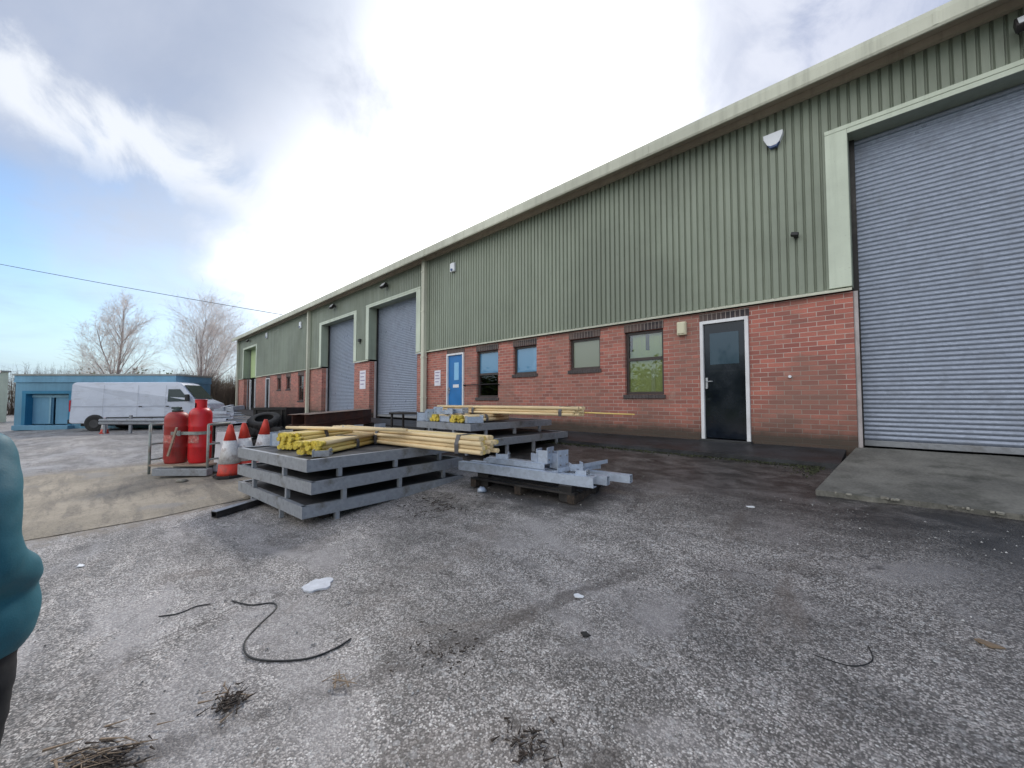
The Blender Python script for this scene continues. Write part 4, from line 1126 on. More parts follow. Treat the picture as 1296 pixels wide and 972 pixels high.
# ------------------------------------------------------------------ white van
def van():
    # local: x forward, y to the left (away from camera side is +y); near side is -y
    Lv, Hv, Wv = 5.95, 2.42, 1.98
    t = thing('white_van', 'large white panel van parked side on before the blue shed', 'van', (-28.85,-1.12,gz(-29,-1)+.03), math.atan2(.857,.5147)-R(2), ry=R(-.3))
    side = [(0,.42),(0.02,2.28),(.10,2.38),(4.35,2.42),(4.62,2.34),(5.28,1.52),(5.80,1.30),(5.93,1.05),(5.97,.62),(5.93,.38),(5.5,.34),(.1,.36)]
    b = MB(); n = len(side)
    # cross-section with tumblehome: inset upper points
    def inset(z): return 0 if z < 1.2 else (z-1.2)*.075+(.07 if z > 2.3 else 0)
    vs = []
    for sgn in (0, 1):
        for (x, z) in side:
            i_ = inset(z)+(.06 if x > 5.7 else 0); vs.append((x, i_ if sgn == 0 else Wv-i_, z))
    fs = [tuple(range(n)), tuple(range(2*n-1, n-1, -1))]+[(k, (k+1) % n, n+(k+1) % n, n+k) for k in range(n)]
    b.add(vs, fs); 
    me = b.build('body', M['vanwhite'], t)
    md = me.modifiers.new('bev', 'BEVEL'); md.width = .05; md.segments = 3; md.limit_method = 'ANGLE'; md.angle_limit = R(30)
    # wheel arches as dark recess discs, wheels proud
    for x in (1.05, 4.95):
        for y, sg in ((-.012,1),(Wv+.012,-1)):
            a = MB(); a.tube([(x,y,.37),(x,y+sg*.03,.37)], .42, 28); a.build('wheel_arch', M['vanblack'], t)
            w = MB(); w.tube([(x,y-sg*.02,.345),(x,y+sg*.2,.345)], .345, 28); wo = w.build('wheel', M['rubber'], t)
            h = MB(); h.tube([(x,y-sg*.035,.345),(x,y-sg*.019,.345)], .20, 20); h.build('hub', M['hub'], wo)
    for nm, q in (('side_skirt',(1.5,4.5,-.012,.10,.33,.47)),('bumper',(-.07,.12,.03,Wv-.03,.36,.56)),('bumper',(5.86,6.03,.10,Wv-.10,.34,.62)),('rub_strip',(1.5,4.5,-.016,-.002,.60,.66))):
        sk = MB(); sk.box(*q, bev=.006); sk.build(nm, M['vanblack'], t)
    ch = MB(); ch.box(.25,5.7,.35,1.6,.22,.37); ch.build('chassis', M['vanblack'], t)
    # side glass
    def quad(name, mat, pts, y0=-.006, flip=False):
        q = MB(); k = len(pts)
        vv = [(x, inset(z)+y0, z) for x, z in pts]+[(x, inset(z)+.02, z) for x, z in pts]
        q.add(vv, [tuple(range(k)), tuple(range(2*k-1, k-1, -1))]+[(i, (i+1) % k, k+(i+1) % k, k+i) for i in range(k)]); q.build(name, mat, t)
    quad('side_window', M['vanglass'], [(4.08,1.42),(4.08,2.05),(4.58,2.05),(5.06,1.46),(4.95,1.42)])
    # windscreen follows the slope
    ws = MB(); ws.add([(4.70,.20,2.26),(5.27,.10,1.555),(5.27,Wv-.10,1.555),(4.70,Wv-.20,2.26)], [(0,1,2,3)])
    ws.v = [v+Vector((.016,0,.014)) for v in ws.v]; ws.build('windscreen', M['vanglass'], t, normals=False)
    mr = MB(); mr.box(4.95,5.10,-.24,-.06,1.42,1.78,bev=.03); mr.tube([(4.98,0.04,1.5),(4.98,-.1,1.5)], .02, 6); mr.build('mirror', M['vanblack'], t)
    for x in (1.35,2.78,3.98,5.12):
        s = MB()
        for z0, z1 in ((.62,1.2),(1.2,2.25)):
            if x > 5 and z1 > 2: continue
            s.add([(x,inset(z0)-.003,z0),(x+.014,inset(z0)-.003,z0),(x+.014,inset(z1)-.003,z1),(x,inset(z1)-.003,z1)], [(0,1,2,3)])
        s.build('panel_seam', M['vanseam'], t, normals=False)
    ln = MB(); ln.add([(.06,-.006,1.18),(3.95,-.006,1.18),(3.95,-.004,1.205),(.06,-.004,1.205)], [(0,1,2,3)]); ln.build('body_crease', M['vanseam'], t, normals=False)
    for y0 in (.02, Wv-.16):
        l = MB(); l.box(-.02,.03,y0,y0+.14,.95,1.5,bev=.01); l.build('tail_light', M['redlens'], t)
    for y0 in (.08, Wv-.36):
        l = MB(); l.box(5.80,5.955,y0,y0+.28,.86,1.12,bev=.03); l.build('headlight', M['clearlens'], t)
    pl = MB(); pl.box(-.08,-.071,.75,1.27,.42,.53); pl.build('number_plate', M['plate'], t)
    dd = MB(); dd.box(-.008,-.001,Wv/2-.006,Wv/2+.006,.6,2.2); dd.build('rear_door_gap', M['vanblack'], t)
    for q in ((4.02,4.16,-.03,-.004,1.15,1.20),(2.86,3.0,-.03,-.004,1.15,1.20),(-.05,-.002,Wv/2+.05,Wv/2+.09,1.1,1.3)):
        dh = MB(); dh.box(*q, bev=.008); dh.build('door_handle', M['vanblack'], t)
van()

# crash barrier before the van
t = thing('crash_barrier', 'low grey galvanised crash barrier in front of the white van', 'barrier', (-26.0,.0,0), math.atan2(1.83,1.92))
b = MB(); b.prism([(0,.42),(-.05,.46),(-.05,.52),(0,.55),(-.05,.58),(-.05,.64),(0,.68),(.012,.67),(.012,.43)], -.1, 3.0); b.build('beam', M['galv'], t)
for x in (.1,1.28,2.2,2.85):
    b = MB(); b.box(x-.05,x+.05,.013,.09,-.1,.72 if x != 1.28 else .85); b.build('post', M['galv'], t)

# ------------------------------------------------------------------ blue shed
t = thing('blue_shed', 'long flat roofed blue steel shed with wide doorway behind the van', 'shed', (-34.3,-3.3,gz(-34,-3.3)), math.atan2(7.29,7.55))
LS = 8.72; DS = 2.45
b = MB()
b.box(0,.5,0,DS,-.3,2.70); b.box(.5,3.05,.0,DS,2.12,2.70); b.box(3.05,LS,0,DS,-.3,2.70); b.box(.5,3.05,1.0,DS,-.3,2.12)
for k in range(21): b.box(3.2+k*.255,3.2+k*.255+.03,-.012,-.0,-.1,2.6)
for k in range(8): b.box(LS,LS+.012,.2+k*.28,.23+k*.28,-.1,2.6)
b.build('wall', M['shedblue'], t)
b = MB(); b.box(-.03,LS+.02,-.05,DS+.03,2.705,2.98); b.box(-.04,LS+.03,-.07,DS+.04,2.62,2.703); b.build('fascia_band', M['shedblue2'], t)
b = MB(); b.box(-.10,LS+.05,-.10,DS+.1,2.985,3.07); b.build('roof', M['roof'], t)
b = MB()
b.box(.42,.62,-.04,.3,-.2,2.12); b.box(2.95,3.12,-.04,.3,-.2,2.12); b.box(.42,3.12,-.05,.3,2.0,2.16); b.build('doorway_frame', M['shedteal'], t)
b = MB(); b.box(.622,1.75,.30,.34,.35,1.99); b.build('door_panel', M['shedblue2'], t)
b = MB(); b.box(1.85,2.948,.33,.36,.35,1.99); b.build('door_panel', M['shedblue2'], t)
b = MB(); b.box(.63,2.94,.24,.32,1.80,1.95); b.box(1.62,1.70,.22,.29,.4,1.8); b.build('door_rail', M['shedblue3'], t)
b = MB(); b.box(.30,3.3,-.35,.29,.05,.30,bev=.02); b.build('door_sill', M['shedblue2'], t)
# pale building at far left edge
t = thing('pale_building', 'pale cream building at the far left edge beyond the blue shed', 'building', (-53.6,-12.9,-.5), math.atan2(7.29,7.55))
b = MB(); b.box(-5,8.0,0,3,-.5,4.2); b.build('wall', M['palewall'], t)
b = MB(); b.box(-5.1,8.1,-.1,3.1,4.202,4.32); b.build('roof', M['roof'], t)
for x in (-3.5,-.5,2.5,5.6):
    b = MB(); b.box(x,x+1.3,-.03,-.002,1.3,2.5); w = b.build('window', M['dark'], t)
    b = MB(); b.box(x-.07,x+1.37,-.05,-.031,1.2,1.3); b.build('sill', M['white'], w)
b = MB(); b.box(6.9,7.9,-.04,-.002,-.3,1.9); b.build('door', M['dark'], t)

# ------------------------------------------------------------------ trees and hedges
def birch(label, loc, h, seed, spread=1., lean=0.):
    rnd = random.Random(seed)
    t = thing('bare_birch', label, 'tree', loc, 0, 'bare winter trees beyond the shed')
    tr = MB(); tw = MB()
    trunks = []
    def branch(mb, p, d, ln, r0, depth):
        nseg = 5 if depth < 2 else 3
        pts = [p.copy()]; rs = [r0]; q = p.copy(); dd = d.copy()
        for k in range(nseg):
            dd = (dd+Vector((rnd.gauss(0,.09),rnd.gauss(0,.09),(.07 if depth < 3 else -.02)))).normalized()
            q = q+dd*ln/nseg; pts.append(q.copy()); rs.append(r0*(1-.8*(k+1)/nseg))
        mb.tube(pts, rs, 6 if depth < 2 else 3, caps=False)
        if depth >= 4: return
        nb = (0, 8, 6, 4)[depth] if depth else 30
        for k in range(nb):
            u = rnd.uniform(.16 if depth == 0 else .2, .98) ; i = min(nseg-1, int(u*nseg)); f = u*nseg-i
            b0 = pts[i].lerp(pts[i+1], f); a = rnd.uniform(0, 2*PI)
            ax = dd.orthogonal().normalized(); ax2 = dd.cross(ax).normalized()
            side = ax*math.cos(a)+ax2*math.sin(a)
            ang = rnd.uniform(.38,.7) if depth == 0 else rnd.uniform(.3,.75)
            nd = (dd*math.cos(ang)+side*math.sin(ang)).normalized()
            nl = ln*((.40*(1.08-u)+.10)*spread if depth == 0 else rnd.uniform(.38,.62))
            branch(tw if depth >= 1 else tr, b0, nd, nl, max(.005, rs[i]*(.36 if depth == 0 else .42)), depth+1)
    for s in range(2):
        branch(tr, Vector((rnd.uniform(-.2,.2)*s*2, rnd.uniform(-.2,.2)*s*2, -.2)), Vector((rnd.uniform(-.07,.07)+.10*s*(1 if seed % 2 else -1), rnd.uniform(-.08,.08)+lean, 1)).normalized(), h*(1-.16*s), .15*h/10*(1-.3*s), 0)
    tr.build('trunk', M['bark'], t, normals=False)
    tw.build('crown', M['twig'], t, normals=False)
birch('bare birch behind the blue shed, left of the pair', (-54.2,.9,-.6), 11.0, 3, .95)
birch('wider bare birch behind the right end of the blue shed', (-50.4,6.6,-.6), 10.6, 8, 1.45)

def twig_hedge(name, label, p0, p1, h, depth, n, mat, seed=1, kind='stuff', leafy=0, hvar=.3, cat='hedge', dark=None):
    rnd = random.Random(seed); b = MB(); p0 = Vector(p0); p1 = Vector(p1); d = p1-p0; nrm = Vector((-d.y, d.x, 0)).normalized()
    for i in range(n):
        u = rnd.random(); q = p0+d*u+nrm*rnd.uniform(-depth/2, depth/2)
        hh = h*(1-hvar*abs(mnoise.noise(Vector((u*d.length*.35, seed, 0))))*2)*rnd.uniform(.55,1)
        if leafy:
            z = hh*rnd.random()**.6
            s = leafy*rnd.uniform(.6,1.4)
            c = Vector((q.x, q.y, q.z+z))
            a = Vector((rnd.gauss(0,1),rnd.gauss(0,1),rnd.gauss(0,1))).normalized()*s; e = a.orthogonal().normalized()*s*.6
            b.add([c-a, c+e, c+a, c-e], [(0,1,2,3)])
        else:
            e = q+Vector((rnd.gauss(0,.25),rnd.gauss(0,.25),hh)); mdl = q.lerp(e, .5)+Vector((rnd.gauss(0,.12),rnd.gauss(0,.12),0))
            b.tube([q, mdl, e], [.022,.014,.005], 3, caps=False)
            for k in range(3):
                s0 = mdl.lerp(e, rnd.random()); b.tube([s0, s0+Vector((rnd.gauss(0,.3),rnd.gauss(0,.3),rnd.uniform(.1,.5)))], [.009,.004], 3, caps=False)
    o = b.build(name, mat, normals=False)
    return tag(o, label, cat, None, kind)
twig_hedge('bare_hedge', 'tall brown bare twig hedge between the blue shed and the building', (-44.5,4.2,.1), (-40.0,11.5,.3), 3.9, 1.6, 2600, M['hedge_twig'], 4)
twig_hedge('far_treeline', 'low dark scrub showing over the flat roof of the blue shed', (-88,-34,-.8), (-66,16,0), 6.6, 5, 5200, M['hedge_twig'], 6, hvar=.5, cat='trees')
twig_hedge('ivy_bush', 'green ivy clumps in the far scrub', (-74,-2,-.6), (-70,8,-.3), 6.6, 3, 2600, M['leaf'], 9, leafy=.22, hvar=.6, cat='bush')
# the far side of the yard behind the viewer: grass bank and evergreen belt (seen in the panes)
b = MB(); k = 60
vs = []
for i in range(k+1):
    x = -90+130*i/k
    for (yy, z) in ((-18,-.4),(-20,.5),(-23,1.6+.5*math.sin(x*.13)),(-30,2.2+.6*math.sin(x*.1)),(-45,1.5)): vs.append((x, yy+1.2*math.sin(x*.21), z))
b.add(vs, [(i*5+j, (i+1)*5+j, (i+1)*5+j+1, i*5+j+1) for i in range(k) for j in range(4)], True)
tag(b.build('grass_bank', M['grass'], normals=False), 'grass bank along the far side of the yard', 'bank', kind='structure')
twig_hedge('evergreen_belt', 'belt of yellow green trees on the bank across the yard', (-85,-25,1.2), (25,-24,1.2), 5.6, 5, 30000, M['leaf'], 12, leafy=.26, hvar=.75, cat='trees')

# overhead cable
m = MB(); A = Vector((-26.5,7.42,6.70)); Bp = Vector((-38.8,-4.57,10.09)); dirv = (Bp-A); pts = []
for i in range(41):
    u = i/40*2.6; q = A+dirv*u; q.z -= .55*4*(u/2.6)*(1-u/2.6)*.6; pts.append(q)
m.tube(pts, .017, 6)
tag(m.build('overhead_cable', M['rubberhose']), 'thin overhead cable running from the eaves across the sky', 'cable')

# ------------------------------------------------------------------ small things on the ground
def on_ground(pts, dz): return [(x, y, gz(x, y)+dz) for x, y in pts]
def smooth_path(pts, n=8):
    out = []; P = [Vector((*p_, 0)) for p_ in pts]; P = [P[0]]+P+[P[-1]]
    for i in range(1, len(P)-2):
        for k in range(n):
            t_ = k/n; a, b, c, d = P[i-1], P[i], P[i+1], P[i+2]
            q = .5*((2*b)+(c-a)*t_+(2*a-5*b+4*c-d)*t_*t_+(3*b-a-3*c+d)*t_**3); out.append((q.x, q.y))
    out.append((P[-2].x, P[-2].y)); return out
m = MB(); m.tube(on_ground(smooth_path([(-3.62,.72),(-3.44,.80),(-3.35,.91),(-3.24,.91),(-3.10,.77),(-2.97,.665),(-2.80,.64),(-2.65,.71),(-2.50,.86),(-2.46,1.0),(-2.48,1.12)]), .004), .0055, 8)
tag(m.build('rubber_hose', M['rubberhose']), 'thin black hose curled on the asphalt in the foreground', 'hose')
m = MB(); m.tube(on_ground(smooth_path([(-3.78,.32),(-3.72,.42),(-3.74,.52),(-3.70,.60)]), .003), .004, 6)
tag(m.build('rubber_strip', M['rubberhose']), 'short black strip on the asphalt left of the curled hose', 'hose')
m = MB(); m.tube(on_ground(smooth_path([(-.35,2.72),(-.20,2.74),(-.12,2.85),(-.14,2.98)]), .002), .0035, 6)
tag(m.build('rubber_strip', M['rubberhose']), 'short curved black strip on the asphalt at the lower right', 'hose')
# white paint spill
m = MB(); c = Vector((-3.36,1.24)); pts = []
for k in range(28):
    a = 2*PI*k/28; r = .085*(1+.35*mnoise.noise(Vector((math.cos(a)*1.6, math.sin(a)*1.6, 2)))+.18*mnoise.noise(Vector((math.cos(a)*5, math.sin(a)*5, 7))))
    pts.append((c.x+r*1.15*math.cos(a), c.y+r*1.25*math.sin(a)))
vs = [(x, y, gz(x, y)+.012) for x, y in pts]+[(x, y, gz(x, y)-.01) for x, y in pts]
m.add(vs, [tuple(range(28))]+[(i, (i+1) % 28, 28+(i+1) % 28, 28+i) for i in range(28)])
tag(m.build('paint_spill', M['paint_spill']), 'white spilt patch on the asphalt in front of the near stack', 'spill')
# litter scraps
for k, (x, y, sx, sy, rz, lb, mt) in enumerate(((-5.47,-.10,.05,.03,20,'small white scrap on the asphalt at the far left foreground','litter'),
    (-1.67,2.40,.055,.03,40,'white scrap on the asphalt right of centre','litter'),
    (.33,3.36,.10,.03,-12,'pale sliver lying at the lower right of the yard','chip'),
    (-1.14,4.89,.05,.03,5,'tiny pale scrap on the dark asphalt before the black door','litter'),
    (-1.39,2.08,.035,.03,30,'dark crumb of rubber near the centre of the yard','rubber'))):
    m = MB(); vs = []
    for q in range(9):
        a = 2*PI*q/9; r = random.uniform(.35,1.0); vs.append((sx*r*math.cos(a), sy*r*math.sin(a)))
    m.prism(vs, 0, .008, 'z'); o = m.build('scrap', M[mt]); o.location = (x, y, gz(x, y)+.008); o.rotation_euler = (R(4), R(3), R(rz))
    tag(o, lb, 'scrap')
# splintered wood heaps
def splinters(label, cx, cy, n, rad, ln, seed, mat='chip', group='splintered wood on the asphalt', bulk=0, ang=None):
    rnd = random.Random(seed); m = MB()
    for k in range(n):
        x = cx+rnd.gauss(0, rad); y = cy+rnd.gauss(0, rad*.8); l = ln*rnd.uniform(.4,1); w = rnd.uniform(.0015,.006)
        a = rnd.uniform(0, PI) if ang is None else ang+rnd.gauss(0,.35)
        Mx = Matrix.Translation((x, y, gz(x, y)+.008+rnd.random()*bulk)) @ Matrix.Rotation(a, 4, 'Z') @ Matrix.Rotation(rnd.uniform(-.35,.1), 4, 'Y')
        m.add([(-l/2,-w,0),(l/2,-w*.2,0),(l/2,w*.3,0),(-l/2,w,0),(-l/2,-w*.8,w*1.2),(l/2,0,w*.3),(l/2,w*.2,w*.3),(-l/2,w*.8,w*1.2)],
              [(0,3,2,1),(4,5,6,7),(0,1,5,4),(1,2,6,5),(2,3,7,6),(3,0,4,7)], False, Mx)
    o = m.build('wood_splinters', M[mat]); tag(o, label, 'splinters', group, 'stuff'); return o
splinters('few pale wood splinters beside the foreground joint', -2.15, .92, 9, .035, .15, 1, bulk=.03)
splinters('dark clump of broken bark in the foreground left of the splinters', -2.44, .49, 90, .04, .06, 2, 'chip_dark', bulk=.012)
splinters('scattered pale chips around the dark bark clump', -2.48, .48, 14, .07, .07, 21, 'chip', bulk=.008)
splinters('brown rotten wood streak at the bottom left of the yard', -2.40, .02, 260, .085, .07, 3, 'chip_dark', bulk=.012, ang=.9)
splinters('pale slivers in the rotten wood streak at the bottom left', -2.50, .0, 45, .09, .15, 4, 'chip', bulk=.014, ang=.9)
splinters('dark debris crumbs along the joint in the asphalt', -1.95, 1.45, 60, .14, .03, 5, 'chip_dark')
splinters('dark debris crumbs near the bottom centre', -1.18, 1.32, 50, .07, .05, 6, 'chip_dark')
splinters('dirt and bark crumbs on the ground behind the near stack front corner', -4.3, 3.0, 120, .28, .10, 7, 'chip_dark', bulk=.01)
# loose gravel over the near yard
rnd = random.Random(5); m = MB()
for k in range(5200):
    x = rnd.uniform(-6.5,3.2); y = rnd.uniform(-.6,5.4)
    if mnoise.noise(Vector((x*.9, y*.9, 9)))+rnd.gauss(0,.22) < .05: continue
    s = rnd.choice((.003,.004,.005,.007,.009)); z = gz(x, y)+.004
    a = rnd.uniform(0, 6.28); ca, sa = math.cos(a)*s, math.sin(a)*s
    m.add([(x+ca,y+sa,z),(x-sa,y+ca,z),(x-ca*1.2,y-sa*1.2,z),(x+sa,y-ca,z),(x+ca*.1,y+sa*.1,z+s*1.1)], [(0,1,4),(1,2,4),(2,3,4),(3,0,4)])
M['grit'] = std('loose_grit', (.34,.33,.32), .8, 0, .7, 30, (.09,.08,.07), .9, (14,14,14), 0)
tag(m.build('loose_gravel', M['grit'], normals=False), 'loose grey grit scattered over the asphalt', 'gravel', kind='stuff')
# moss and dead leaves in the corner by the ramp and along the kerb
rnd = random.Random(11); m = MB()
for k in range(2600):
    if k % 9 == 0: x = -.74-abs(rnd.gauss(0,.14)); y = 6.84-abs(rnd.gauss(0,.22))
    else: x = rnd.uniform(-9,-.7); y = 6.83-abs(rnd.gauss(0,.05))
    z = gz(x, y)+.006; s = rnd.uniform(.006,.02); a = Vector((rnd.gauss(0,1),rnd.gauss(0,1),rnd.gauss(0,.6))).normalized()*s; e = a.orthogonal().normalized()*s*.7
    c = Vector((x, y, z+rnd.random()*.015)); m.add([c-a, c+e, c+a, c-e], [(0,1,2,3)])
M['moss'] = std('moss', (.035,.04,.016), .9, 0, .5, 8, (.03,.025,.015), .7, (5,5,5), 0)
tag(m.build('moss', M['moss'], normals=False), 'moss and dead leaves along the kerb below the brick wall', 'moss', kind='stuff')

# ------------------------------------------------------------------ person at the left edge
def skin_mesh(name, joints, edges, mat, parent, sub=2, root=0, post=None):
    me = bpy.data.meshes.new(name); me.from_pydata([j[0] for j in joints], edges, [])
    o = bpy.data.objects.new(name, me); col.objects.link(o)
    sk = o.modifiers.new('skin', 'SKIN'); sk.use_smooth_shade = True
    sv = me.skin_vertices[0].data
    for i, j in enumerate(joints):
        r = j[1]; sv[i].radius = r if isinstance(r, tuple) else (r, r)
        sv[i].use_root = (i == root)
    ss = o.modifiers.new('sub', 'SUBSURF'); ss.levels = sub; ss.render_levels = sub
    bpy.context.view_layer.update()
    dg = bpy.context.evaluated_depsgraph_get()
    m2 = bpy.data.meshes.new_from_object(o.evaluated_get(dg))
    o.modifiers.clear(); o.data = m2; m2.name = name
    if post:
        for v in m2.vertices: v.co = post(v.co)
    for p_ in m2.polygons: p_.use_smooth = True
    m2.materials.clear(); m2.materials.append(mat)
    o.parent = parent
    return o
def remeshed(name, caps_, mat, parent, vox=.014, smooth=10, flat=1., amp=.01):
    b = MB()
    for a, r0, c, r1 in caps_:
        a = Vector(a); c = Vector(c); d_ = c-a; n_ = 7; pts = []; rs = []
        L_ = d_.length; u = d_/L_
        for k in range(5): th = PI/2*(k+.3)/5; pts.append(a-u*r0*math.cos(th)); rs.append(r0*math.sin(th))
        for k in range(n_): q = k/(n_-1); pts.append(a+d_*q+u*1e-4*k); rs.append(r0+(r1-r0)*q)
        for k in range(5): th = PI/2*(4.7-k)/5; pts.append(c+u*(r1*math.cos(th)+.001)); rs.append(r1*math.sin(th))
        b.tube(pts, rs, 22)
    o = b.build(name, mat, None, normals=True)
    m1 = o.modifiers.new('r', 'REMESH'); m1.mode = 'VOXEL'; m1.voxel_size = vox
    m2 = o.modifiers.new('s', 'SMOOTH'); m2.factor = .6; m2.iterations = smooth
    bpy.context.view_layer.update()
    me = bpy.data.meshes.new_from_object(o.evaluated_get(bpy.context.evaluated_depsgraph_get()))
    o.modifiers.clear(); o.data = me; me.name = name
    nrm = [v.normal.copy() for v in me.vertices]
    for v, n2 in zip(me.vertices, nrm):
        q = v.co
        w = abs(mnoise.noise(Vector((q.x*4, q.y*4, q.z*9+q.x*6))))*1.6+.5*mnoise.noise(Vector((q.x*9, q.y*9, q.z*24)))
        v.co = q+n2*(w-.35)*amp
    for p_ in me.polygons: p_.use_smooth = True
    me.materials.clear(); me.materials.append(mat)
    o.parent = parent
    return o
def person():
    # local frame: +y the way the person faces, +x their right side (towards the yard)
    PX, PY = -2.26, -.36
    t = thing('person', 'person in a teal jacket and black trousers with bent elbow at the left edge', 'person', (PX, PY, gz(PX, PY)), R(44))
    t.scale = (1,1,.965)
    # body (skin) continuous figure, built slightly slimmer than the clothes
    J = [((0,0,.93),(.15,.11)), ((0,0,1.12),(.14,.10)), ((0,-.01,1.32),(.17,.115)), ((0,-.02,1.46),(.10,.08)), ((0,0,1.55),(.055,.055)), ((0,.01,1.60),(.052,.055)),
         ((.15,-.02,1.40),.055), ((.20,-.09,1.14),.045), ((.04,.17,.96),.036), ((.0,.185,.955),.03),
         ((-.19,-.02,1.43),.055), ((-.27,-.06,1.14),.045), ((-.24,.08,.92),.036), ((-.235,.12,.86),.03),
         ((.10,0,.86),.09), ((.11,.02,.50),.06), ((.115,-.02,.10),.042), ((.12,.10,.05),.04), ((.125,.20,.035),.03),
         ((-.10,0,.86),.09), ((-.11,.0,.50),.06), ((-.115,-.04,.10),.042), ((-.12,.08,.05),.04), ((-.125,.18,.035),.03)]
    Ed = [(0,1),(1,2),(2,3),(3,4),(4,5),(2,6),(6,7),(7,8),(8,9),(2,10),(10,11),(11,12),(12,13),(0,14),(14,15),(15,16),(16,17),(17,18),(0,19),(19,20),(20,21),(21,22),(22,23)]
    skin_mesh('body', J, Ed, M['skin'], t, 2)
    # head with face
    hd = MB(); n = 28; rings = 22; vs = []; fs = []
    for i in range(rings+1):
        th = PI*i/rings
        for k in range(n):
            a = 2*PI*k/n; x = math.sin(th)*math.cos(a); y = math.sin(th)*math.sin(a); z = math.cos(th)
            px, py, pz_ = x*.076, y*.096, z*.118
            if z < 0: px *= 1-.28*(-z); py *= 1-.12*(-z)
            f = max(0, y)
            if f > .6:                                     # face relief
                if abs(x) < .14 and -.35 < z < .12: py += .020*(1-abs(x)/.14)*(1-abs(z+.20)/.34 if abs(z+.20) < .34 else 0)
                if .18 < abs(x) < .5 and -.02 < z < .22: py -= .008
                if abs(x) < .3 and -.62 < z < -.45: py += .005
                if abs(x) < .3 and z < -.8: py += .008
            vs.append((px, py+.02, 1.70+pz_))
    for i in range(rings):
        for k in range(n): fs.append((i*n+k, i*n+(k+1) % n, (i+1)*n+(k+1) % n, (i+1)*n+k))
    hd.add(vs, fs, True)
    for sx in (-1, 1):
        hd.lathe([(.004,-.03),(.014,-.022),(.018,0),(.014,.024),(.004,.032)], 12, (sx*.078, .012, 1.70))
    head = hd.build('head', M['skin'], t)
    for sx in (-1, 1):
        ey = MB(); ey.lathe([(.002,-.011),(.009,-.006),(.0115,0),(.009,.006),(.002,.011)], 12, (sx*.029,.100,1.712)); ey.build('eye', M['white'], head)
        ir = MB(); ir.tube([(sx*.029,.1085,1.712),(sx*.029,.1125,1.712)], .005, 10); ir.build('iris', M['black'], head)
    lp = MB(); lp.tube([(-.022,.098,1.638),(0,.104,1.640),(.022,.098,1.638)], [.003,.006,.003], 8); lp.build('lips', M['redlens'], head)
    ha = MB(); vs = []; fs = []
    for i in range(13):
        th = PI*.62*i/12
        for k in range(n):
            a = 2*PI*k/n; x = math.sin(th)*math.cos(a); y = math.sin(th)*math.sin(a); z = math.cos(th)
            lim = 1.0
            if y > .25 and th > PI*.30: y *= .80; z = max(z, .55); 
            q = 1+.03*mnoise.noise(Vector((x*9, y*9, z*9)))
            vs.append((x*.083*q, y*.104*q+.013, 1.705+z*.126*q))
    for i in range(12):
        for k in range(n): fs.append((i*n+k, i*n+(k+1) % n, (i+1)*n+(k+1) % n, (i+1)*n+k))
    ha.add(vs, fs, True); ha.build('hair', M['hair'], t)
    # jacket: padded, hangs over hips, right sleeve bulges at the elbow
    def wrinkle(amp):
        def f(co):
            d = mnoise.noise(Vector((co.x*5, co.y*5, co.z*11)))*amp+mnoise.noise(Vector((co.x*14, co.y*14, co.z*26)))*amp*.4
            c = Vector((co.x, co.y, 0)); 
            v = co.copy(); l = max(.05, c.length); v.x += co.x/l*d; v.y += co.y/l*d; return v
        return f
    up = [((.0,0,.86),.195,(-.01,0,1.05),.175),((-.01,0,1.05),.175,(-.01,-.01,1.28),.17),((-.01,-.01,1.28),.17,(0,-.02,1.42),.115),((0,-.02,1.42),.115,(0,0,1.54),.072),
          ((.03,0,.84),.21,(.0,0,.95),.195),((-.02,-.01,1.38),.10,(.13,-.02,1.42),.092),((.02,-.01,1.38),.10,(-.18,-.02,1.41),.092),
          ((.13,-.02,1.42),.092,(.172,-.05,1.30),.106),((.172,-.05,1.30),.106,(.20,-.08,1.18),.108),((.20,-.08,1.18),.108,(.212,-.07,1.07),.105),((.212,-.07,1.07),.105,(.15,.06,.99),.09),((.15,.06,.99),.09,(.04,.17,.96),.062),
          ((-.18,-.02,1.41),.092,(-.25,-.05,1.26),.09),((-.25,-.05,1.26),.09,(-.275,-.05,1.12),.085),((-.275,-.05,1.12),.085,(-.26,.05,.98),.07),((-.26,.05,.98),.07,(-.25,.10,.91),.058)]
    remeshed('jacket', up, M['jacket'], t, .013, 22, amp=.005)
    lo = [((-.05,0,.86),.17,(.05,0,.84),.17),((.08,0,.80),.135,(.09,.02,.50),.090),((.09,.02,.50),.090,(.105,-.02,.12),.066),((-.10,0,.80),.13,(-.11,0,.50),.088),((-.11,0,.50),.088,(-.117,-.04,.12),.066)]
    remeshed('trousers', lo, M['trouser'], t, .013, 10, amp=.010)
    for sx, oy in ((1,0),(-1,-.02)):
        s = MB(); pr2 = [(-.07,0),(.20,0),(.215,.03),(.18,.065),(.08,.085),(.04,.13),(-.06,.13),(-.08,.05)]
        s.prism([(q[0]+oy, q[1]) for q in pr2], sx*.118-.045, sx*.118+.045); o = s.build('shoe', M['shoe'], t)
        md = o.modifiers.new('b', 'BEVEL'); md.width = .015; md.segments = 3
